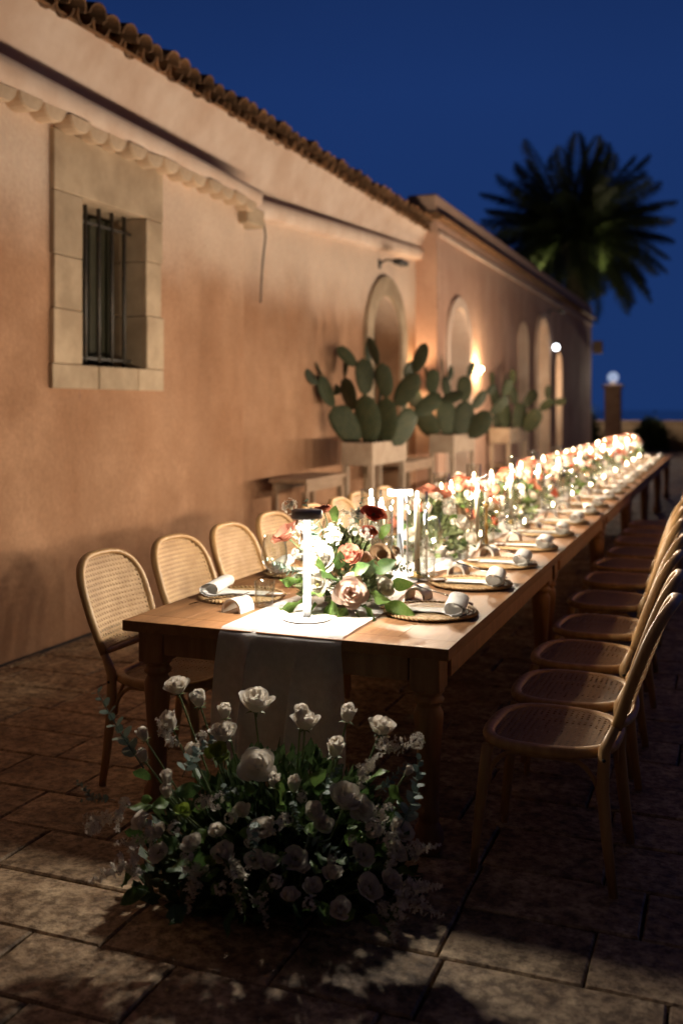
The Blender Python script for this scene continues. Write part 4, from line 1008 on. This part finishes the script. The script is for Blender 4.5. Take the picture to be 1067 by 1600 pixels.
bulk_leaves(c1, 700, dome(.20, .28), (.03, .06), .32, 'olive')
for px, py, fw, dx, dz, ln in ((510, 925, .22, -.2, -.8, 46), (485, 930, .20, -.8, -.7, 38), (530, 935, .25, .0, -.75, 48), (560, 930, .24, .6, -.6, 52), (590, 935, .20, .9, -.25, 46), (470, 925, .16, -.9, -.3, 40), (540, 885, .22, .6, .3, 34), (522, 895, .22, -.5, .4, 36),
        (560, 890, .22, .3, .6, 34), (505, 890, .2, -.3, .8, 34), (575, 885, .2, .8, .5, 38), (548, 940, .24, .3, -.95, 40), (520, 880, .2, .1, 1, 30), (500, 915, .22, -.6, .2, 36), (570, 915, .23, .5, -.1, 34), (600, 905, .17, .9, .1, 34), (465, 900, .14, -.8, .1, 34), (585, 840, .1, .5, .7, 30), (515, 815, .08, .1, 1, 28)):
    d = CR * dx + UP * dz - CF * .45; ob('leaf', rnd.choice(leafb_me if dz < .3 else leafb_me + leaf_me), c1, place(c_at(px, py, fw), d, ln * S1 * 1.15, rnd.uniform(2.6, 3.6)))
for px, py, fw, dx, dz, ln in ((495, 850, .12, -.2, 1, 70), (480, 870, .14, -.5, .6, 60), (470, 890, .16, -.9, .1, 60), (545, 830, .1, .1, 1, 55)):
    ob('eucalyptus_stem', rnd.choice(eucas), c1, place(c_at(px, py, fw), CR * dx + UP * dz - CF * .15, ln * S1, rnd.uniform(0, 6)))
ob('olive_stem', olive_me, c1, place(c_at(590, 880, .18), CR * 1 + UP * -.02 - CF * .2, 68 * S1, 1.0)); ob('olive_stem', olive_me, c1, place(c_at(592, 886, .18), CR * .9 + UP * .22 - CF * .2, 50 * S1, 2.0))
for px, py, fw, dx, dz, ln in ((533, 825, .08, .0, 1, 34), (448, 808, .02, -.3, 1, 28), (515, 840, .12, -.2, .8, 28), (470, 835, .06, -.5, .8, 26), (498, 862, .19, -.3, .5, 30), (510, 850, .19, .1, .7, 28), (555, 845, .14, .3, .7, 28), (488, 888, .21, -.3, .2, 28), (480, 820, .03, -.2, 1, 26), (545, 838, .14, 0, 1, 24)):
    ob('blossom_spray', rnd.choice(sprays), c1, place(c_at(px, py, fw), CR * dx + UP * dz - CF * .25, ln * S1, rnd.uniform(0, 6)))

def random_arr(label, x, y, seed, dens=1.0):
    rr = random.Random(seed); t = centre_root(label, x, y); bowl(t)
    kinds = ['coral', 'coral', 'rust', 'blush', 'white rose', 'white rose', 'white rose', 'lisianthus', 'lisianthus', 'tan', 'coral']
    n = int(24 * dens)
    for i in range(n):
        az = i * 2.39996 + rr.uniform(-.3, .3); e = .12 + 1.25 * ((i + .5) / n) ** .9; d = V((cos(az) * cos(e), sin(az) * cos(e), sin(e))); q = rr.uniform(.88, 1.12)
        k = rr.choice(kinds); 
        if e > .95 and rr.random() < .6: k = rr.choice(('coral', 'rust', 'coral', 'blush'))
        if e < .5 and k in ('coral', 'rust') and rr.random() < .7: k = 'white rose'
        p = V((d.x * .20 * q, d.y * .24 * q, .06 + d.z * .29 * q))
        add_flower(t, k, p, d + UP * .25, rr.uniform(.036, .058), rr.uniform(0, 6), (0, 0, .05), None, q > 1.0, False)
    bulk_leaves(t, 420, dome(.2, .27), (.035, .065), .32, 'olive')
    for i in range(16):
        az = i * 2.4; e = rr.uniform(-.2, 1.1); d = V((cos(az) * cos(e), sin(az) * cos(e), sin(e)))
        ob('leaf', rr.choice(leafb_me + leaf_me), t, place(V((d.x * .14, d.y * .16, .06 + d.z * .2)), d + V((0, 0, rr.uniform(-.6, .3))), rr.uniform(.08, .13), rr.uniform(0, 6)))
    for i in range(7):
        az = rr.uniform(0, 6.28); e = rr.uniform(.4, 1.4); d = V((cos(az) * cos(e), sin(az) * cos(e), sin(e)))
        ob('blossom_spray', rr.choice(sprays), t, place(V((d.x * .16, d.y * .18, .06 + d.z * .26)), d, rr.uniform(.05, .09), rr.uniform(0, 6)))
    for i in range(3):
        az = rr.uniform(0, 6.28); d = V((cos(az), sin(az), .9)); ob('eucalyptus_stem', rr.choice(eucas), t, place((0, 0, .2), d, rr.uniform(.16, .24), rr.uniform(0, 6)))
    return t
ARR_Y = [5.35, 6.35, 7.35, 8.55, 9.7, 10.9, 12.1, 13.4, 14.7, 16.0, 17.3]
protos = []
for i, y_ in enumerate(ARR_Y):
    lb = f'{ORD[i + 1]} coral and white bouquet from the front lamp down the table'
    x_ = CX + (.0, -.05, .04, -.04, .03)[i % 5]
    if i < 4: protos.append(random_arr(lb, x_, y_, 40 + i))
    else: dup(protos[i % 4], (x_, y_, TH + .006), i * 1.9, lb)

# ------------------------------------------------------------------ table lamps
def table_lamp(x, y, label):
    t = thing('table_lamp', label, 'table lamp', (x, y, TH + .009), 0, 'cordless table lamps on the runner')
    mb = MB(); mb.lathe([(.0005, 0), (.094, 0), (.096, .002), (.096, .005), (.094, .007), (.0005, .007)], 48); part('base', mb, MT['white'], t)
    mb = MB(); mb.lathe([(.0005, .007), (.0155, .007), (.0155, .012), (.0155, .094), (.0005, .094)], 24); part('pole', mb, MT['white'], t)
    mb = MB(); mb.lathe([(.0005, .406), (.0565, .406), (.0565, .3945), (.060, .3945), (.061, .396), (.061, .424), (.059, .426), (.0005, .426)], 48); part('head', mb, MT['greym'], t)
    mb = MB(); mb.lathe([(.0005, .0945), (.0155, .0945), (.0155, .4055), (.0005, .4055)], 28); part('led_column', mb, MT['tube'], t)
    mb = MB(); mb.lathe([(.032 + .016 * cos(q), .405 - .0115 * sin(q)) for q in [pi * k / 8 for k in range(9)]], 32); part('led_ring', mb, MT['led'], t)
    return t
table_lamp(-1.535, 3.585, 'slim white disc-topped table lamp on the runner at the front end')
table_lamp(-1.505, 4.68, 'slim disc-topped table lamp standing among the glass candle cylinders')

# ------------------------------------------------------------------ candles
def candle_meshes(h, r=.0135):
    mb = MB(); mb.lathe([(.0005, 0), (r, 0), (r, h - .004), (r * .85, h), (r * .3, h - .003), (.0005, h - .003)], 14); a = mb.mesh('stick', MT['wax'])
    mb = MB(); mb.sweep([(0, 0, h - .004), (.001, 0, h + .008)], .0012, n=5); b = mb.mesh('wick', MT['black'])
    mb = MB(); mb.lathe([(.0003, h + .003), (.004, h + .008), (.0062, h + .016), (.0050, h + .026), (.0022, h + .037), (.0003, h + .044)], 10); c = mb.mesh('flame', MT['flame'])
    mb = MB(); mb.lathe([(.0005, 0), (.032, 0), (.032, .004), (.018, .008), (.016, .03), (.0140, .03), (.0140, .012), (.0005, .012)], 16); d = mb.mesh('holder', MT['brass'])
    return h, a, b, c, d
CM = {h: candle_meshes(h) for h in (.36, .33, .30, .27)}
hg = {h: (lambda mb: mb.lathe([(.0005, .002), (.050, .002), (.0525, .004), (.0525, h), (.051, h + .0008), (.0495, h), (.0495, .006), (.0005, .006)], 32).mesh('hurricane_glass', MT['glass']))(MB()) for h in (.42, .38, .34)}
cl = bpy.data.lights.new('flame_light', 'POINT'); cl.energy = CANDLE_W; cl.color = (1.0, .81, .61); cl.shadow_soft_size = .012
def candle(x, y, h, label, glass=None, glabel='', w_=1.0):
    z = TH + .012
    t = thing('candle', label, 'candle', (x, y, z + (.006 if glass else 0)), 0, 'lit taper candles down the table')
    hh, a, b, c, d = CM[h]
    ob('stick', a, t, M.Translation((0, 0, .0125))); ob('wick', b, t, M.Translation((0, 0, .0125))); ob('flame', c, t, M.Translation((0, 0, .0125))); ob('holder', d, t)
    o = ob('flame_light', cl, t); o.location = (0, 0, h + .034)
    if glass:
        g_ = ob('hurricane_glass', hg[glass], None, M.Translation((x, y, z))); tag(g_, glabel, 'candle glass', 'clear glass candle cylinders')
near_c = [(-1.635, 4.62, .36, .42, 'wall-side taper of the three glass cylinders by the second lamp'), (-1.545, 4.52, .33, .38, 'front taper of the three glass cylinders by the second lamp'), (-1.395, 4.60, .36, .42, 'open-side taper of the three glass cylinders by the second lamp')]
for x, y, h, gh, lb in near_c: candle(x, y, h, 'lit ' + lb, gh, lb.replace('taper of', 'one of') + ', clear glass cylinder')
STY = [5.85, 6.85, 7.95, 9.1, 10.3, 11.5, 12.75, 14.05, 15.35, 16.65]
for i, y_ in enumerate(STY):
    for q, (dx, dy, h, nm) in enumerate(((-.12, .08, .30, 'wall-side'), (.0, -.06, .33, 'middle'), (.11, .07, .30, 'open-side'))):
        lb = f'{nm} lit taper in the {ORD[i]} candle trio beyond the second lamp'
        candle(CX + dx + rnd.uniform(-.03, .03), y_ + dy + rnd.uniform(-.05, .05), h, lb, (.42, .38, .34)[q % 3] if i < 5 and q != 1 else None, f'clear glass cylinder around the {nm} candle of the {ORD[i]} trio')
vg = MB(); vg.lathe([(.0005, .004), (.024, .002), (.029, .006), (.031, .06), (.0315, .061), (.030, .06), (.027, .01), (.0005, .008)], 18); vg_me = vg.mesh('cup', MT['glass'])
vw = MB(); vw.lathe([(.0005, .009), (.024, .009), (.026, .030), (.0005, .028)], 14); vw_me = vw.mesh('wax', MT['wax'])
vf = MB(); vf.lathe([(.0003, .03), (.0045, .036), (.006, .043), (.004, .054), (.0003, .064)], 8); vf_me = vf.mesh('flame', MT['flame'])
def votive(x, y, label):
    t = thing('votive_candle', label, 'candle', (x, y, TH + .012), 0, 'small votive candles between the bouquets')
    ob('cup', vg_me, t); ob('wax', vw_me, t); ob('flame', vf_me, t)
for q in range(5): votive(CX - .22 + .085 * q, 6.02 + .03 * (q % 2), f'{ORD[q]} votive from the wall side in the row of five beyond the second bouquet')
for i, y_ in enumerate(STY[1:]):
    for dx, nm in ((-.24, 'wall-side'), (.24, 'open-side')): votive(CX + dx + rnd.uniform(-.02, .02), y_ + rnd.uniform(-.12, .12), f'{nm} votive beside the {ORD[i + 1]} candle trio beyond the second lamp')
# brass candlestick near the second bouquet
def candlestick(x, y, label):
    t = thing('candlestick', label, 'candlestick', (x, y, TH + .010))
    mb = MB(); mb.lathe([(.0005, 0), (.045, 0), (.042, .008), (.012, .016), (.007, .04), (.012, .07), (.006, .085), (.006, .13), (.014, .15), (.007, .165), (.0055, .24), (.011, .25), (.016, .262), (.016, .285), (.012, .285), (.0005, .27)], 20); part('stand', mb, MT['brass'], t)
    mb = MB(); mb.lathe([(.0005, .27), (.0112, .27), (.0112, .34), (.006, .343), (.0005, .34)], 12); part('stub', mb, MT['wax'], t)
candlestick(-1.29, 5.62, 'slender turned brass candlestick beside the second bouquet')

# ------------------------------------------------------------------ floor arrangement in front of the table
FA = V((-1.36, 2.93, 0))
floor_arr = thing('floor_flower_arrangement', 'large white rose and greenery arrangement on the paving before the table', 'flower arrangement', FA)
def f_at(px, py, z=None, Zc=None):
    """a spot given by its sight line and its distance: higher blooms stand further back"""
    Z_ = Zc if Zc else 2.80 + (1450 - py) / 1450 * 1.95 * .95
    return CR * ((px - 533) / 1556 * Z_) + CF * Z_ + UP * (1.6 - (py - 635) / 1556 * Z_) - FA
roots = V((0, .04, .04))
ROSES = [(400, 1102, 24, 1), (477, 1132, 20, 1), (543, 1121, 18, 0), (595, 1140, 19, 1), (524, 1175, 20, 0), (350, 1150, 20, 1), (312, 1098, 17, 0), (268, 1133, 19, 0), (278, 1077, 18, 1), (226, 1152, 14, 0), (225, 1185, 14, 0), (304, 1181, 17, 0),
         (403, 1198, 29, 2), (460, 1231, 16, 0), (430, 1225, 15, 0), (540, 1253, 25, 1), (566, 1266, 20, 2), (352, 1117, 15, 0), (636, 1207, 10, 0), (470, 1118, 15, 0), (262, 1220, 14, 0), (262, 1240, 14, 0)]
for px, py, rp, v_ in ROSES:
    p = f_at(px, py); d = UP * 1.0 + CR * ((px - 410) / 500) - CF * (.25 if v_ != 2 else .85) + V((rnd.uniform(-.15, .15), rnd.uniform(-.15, .15), 0))
    add_flower(floor_arr, 'white rose', p, d, rp * (1.0 if v_ == 2 else 1.2) * (p + FA).dot(CF) / 1556, rnd.uniform(0, 6), roots + V((p.x * .35, p.y * .3, 0)), v_, True, False, .0032)
LIZ = [(222, 1285, 15, 1), (250, 1335, 15, 0), (250, 1300, 13, 1), (302, 1322, 17, 1), (352, 1338, 20, 1), (410, 1300, 20, 0), (380, 1268, 14, 1), (420, 1352, 17, 1), (398, 1345, 15, 0), (460, 1345, 19, 0), (473, 1356, 11, 0), (519, 1368, 16, 1), (487, 1388, 16, 1), (454, 1402, 15, 1),
       (575, 1389, 20, 0), (608, 1376, 17, 1), (616, 1332, 18, 0), (625, 1300, 19, 0), (566, 1337, 17, 0), (531, 1423, 18, 1), (492, 1270, 16, 1), (505, 1290, 16, 1), (340, 1300, 13, 1), (580, 1300, 13, 1)]
for px, py, rp, v_ in LIZ:
    p = f_at(px, py); d = UP * .95 + CR * ((px - 410) / 330) - CF * .60 + V((rnd.uniform(-.25, .25), rnd.uniform(-.25, .25), 0))
    add_flower(floor_arr, 'lisianthus', p, d, rp * 1.08 * (p + FA).dot(CF) / 1556, rnd.uniform(0, 6), roots + V((p.x * .4, p.y * .2, 0)), v_, True, v_ == 0, .0026)
for px, py, rp in ((340, 1178, 19), (286, 1268, 14), (330, 1345, 10)):
    p = f_at(px, py); add_flower(floor_arr, 'lime', p, UP * .8 - CF * .8, rp * (p + FA).dot(CF) / 1556, 1.0, roots + V((p.x * .4, 0, 0)))
for px, py, ln in ((345, 1262, 34), (320, 1158, 22), (588, 1278, 36), (574, 1302, 36), (600, 1325, 36), (430, 1300, 34), (322, 1262, 26), (238, 1292, 30), (300, 1345, 24), (612, 1430, 34), (395, 1322, 26), (470, 1252, 22), (445, 1290, 26), (160, 1300, 28), (150, 1290, 20), (545, 1320, 20), (515, 1350, 20), (365, 1285, 24), (640, 1330, 26), (560, 1230, 20), (640, 1165, 30), (350, 1395, 24), (480, 1420, 24), (600, 1350, 30), (280, 1300, 24), (205, 1260, 22), (430, 1385, 26)):
    p = f_at(px, py); d = UP * .8 + CR * ((px - 410) / 260) - CF * .6; ob('blossom_spray', rnd.choice(sprays), floor_arr, place(p, d, ln * 3.0 / 1556, rnd.uniform(0, 6)))
for px, py, dx, dz, ln in ((215, 1340, -1, -.42, 78), (240, 1310, -.9, .0, 60), (620, 1385, 1, .15, 70), (625, 1400, 1, -.35, 70), (605, 1410, .2, -1, 56), (310, 1350, -.2, -1, 70), (372, 1345, .1, -1, 74), (590, 1165, 1, .15, 75), (270, 1160, -.4, .8, 55), (190, 1280, -1, .25, 60), (405, 1395, .3, -1, 50), (565, 1210, .4, .6, 50), (640, 1330, 1, .35, 52)):
    p = f_at(px, py); ob('blossom_plume', rnd.choice(plumes), floor_arr, place(p, CR * dx + UP * dz - CF * .3, ln * 3.0 / 1556, rnd.uniform(0, 6)))
for px, py, Zc, dx, dz, ln, v_ in ((225, 1200, 3.1, -.38, 1, 145, 0), (622, 1300, 3.0, .32, 1, 140, 0), (470, 1290, 2.93, .5, -.45, 95, 1), (400, 1270, 2.9, -.1, -.8, 70, 1), (285, 1215, 2.95, .35, .9, 80, 1), (150, 1255, 2.95, -.25, .8, 45, 1), (180, 1250, 3.0, -1, .2, 55, 1), (345, 1215, 2.95, .3, -.8, 50, 1), (455, 1240, 2.9, .1, -.6, 60, 0), (500, 1250, 3.1, .3, .7, 70, 0), (590, 1240, 3.1, .6, .6, 70, 0)):
    p = f_at(px, py, None, Zc); ob('eucalyptus_stem', eucas[v_], floor_arr, place(p, CR * dx + UP * dz - CF * .25, ln * Zc / 1556, rnd.uniform(0, 6)))
fr_ = random.Random(77)
for i in range(90):
    px = fr_.uniform(215, 625); py = fr_.uniform(1230, 1450); 
    if abs(px - 410) > 245 * (1 - ((1340 - py) / 190) ** 2 * .4): continue
    p = f_at(px, py) + CF * fr_.uniform(.02, .10); d = CR * ((px - 410) / 200 + fr_.uniform(-.6, .6)) + UP * fr_.uniform(-.5, .9) - CF * fr_.uniform(.2, 1)
    ob('leaf', fr_.choice(leaf_me + leaf_me + leafb_me), floor_arr, place(p, d, fr_.uniform(.05, .10), fr_.uniform(0, 6)))
def fbulk(rr):
    a = rr.uniform(0, 2 * pi); e = math.asin(rr.uniform(0, 1)); q = rr.uniform(.25, .95) ; d = V((cos(a) * cos(e), sin(a) * cos(e), sin(e)))
    p = CR * (d.x * .47 * q) + CF * (d.y * .22 * q + .03) + UP * (.02 + d.z * .47 * q); return p, d + V((rr.uniform(-.7, .7), rr.uniform(-.7, .7), rr.uniform(-.3, .8)))
bulk_leaves(floor_arr, 3600, fbulk, (.03, .075), .30, 'bulk')
mb = MB(); mb.box((-.30, -.10, 0.001), (.30, .12, .10), .01); part('foam_tray', mb, MT['bulk'], floor_arr, M.Rotation(R(21), 4, 'Z'))
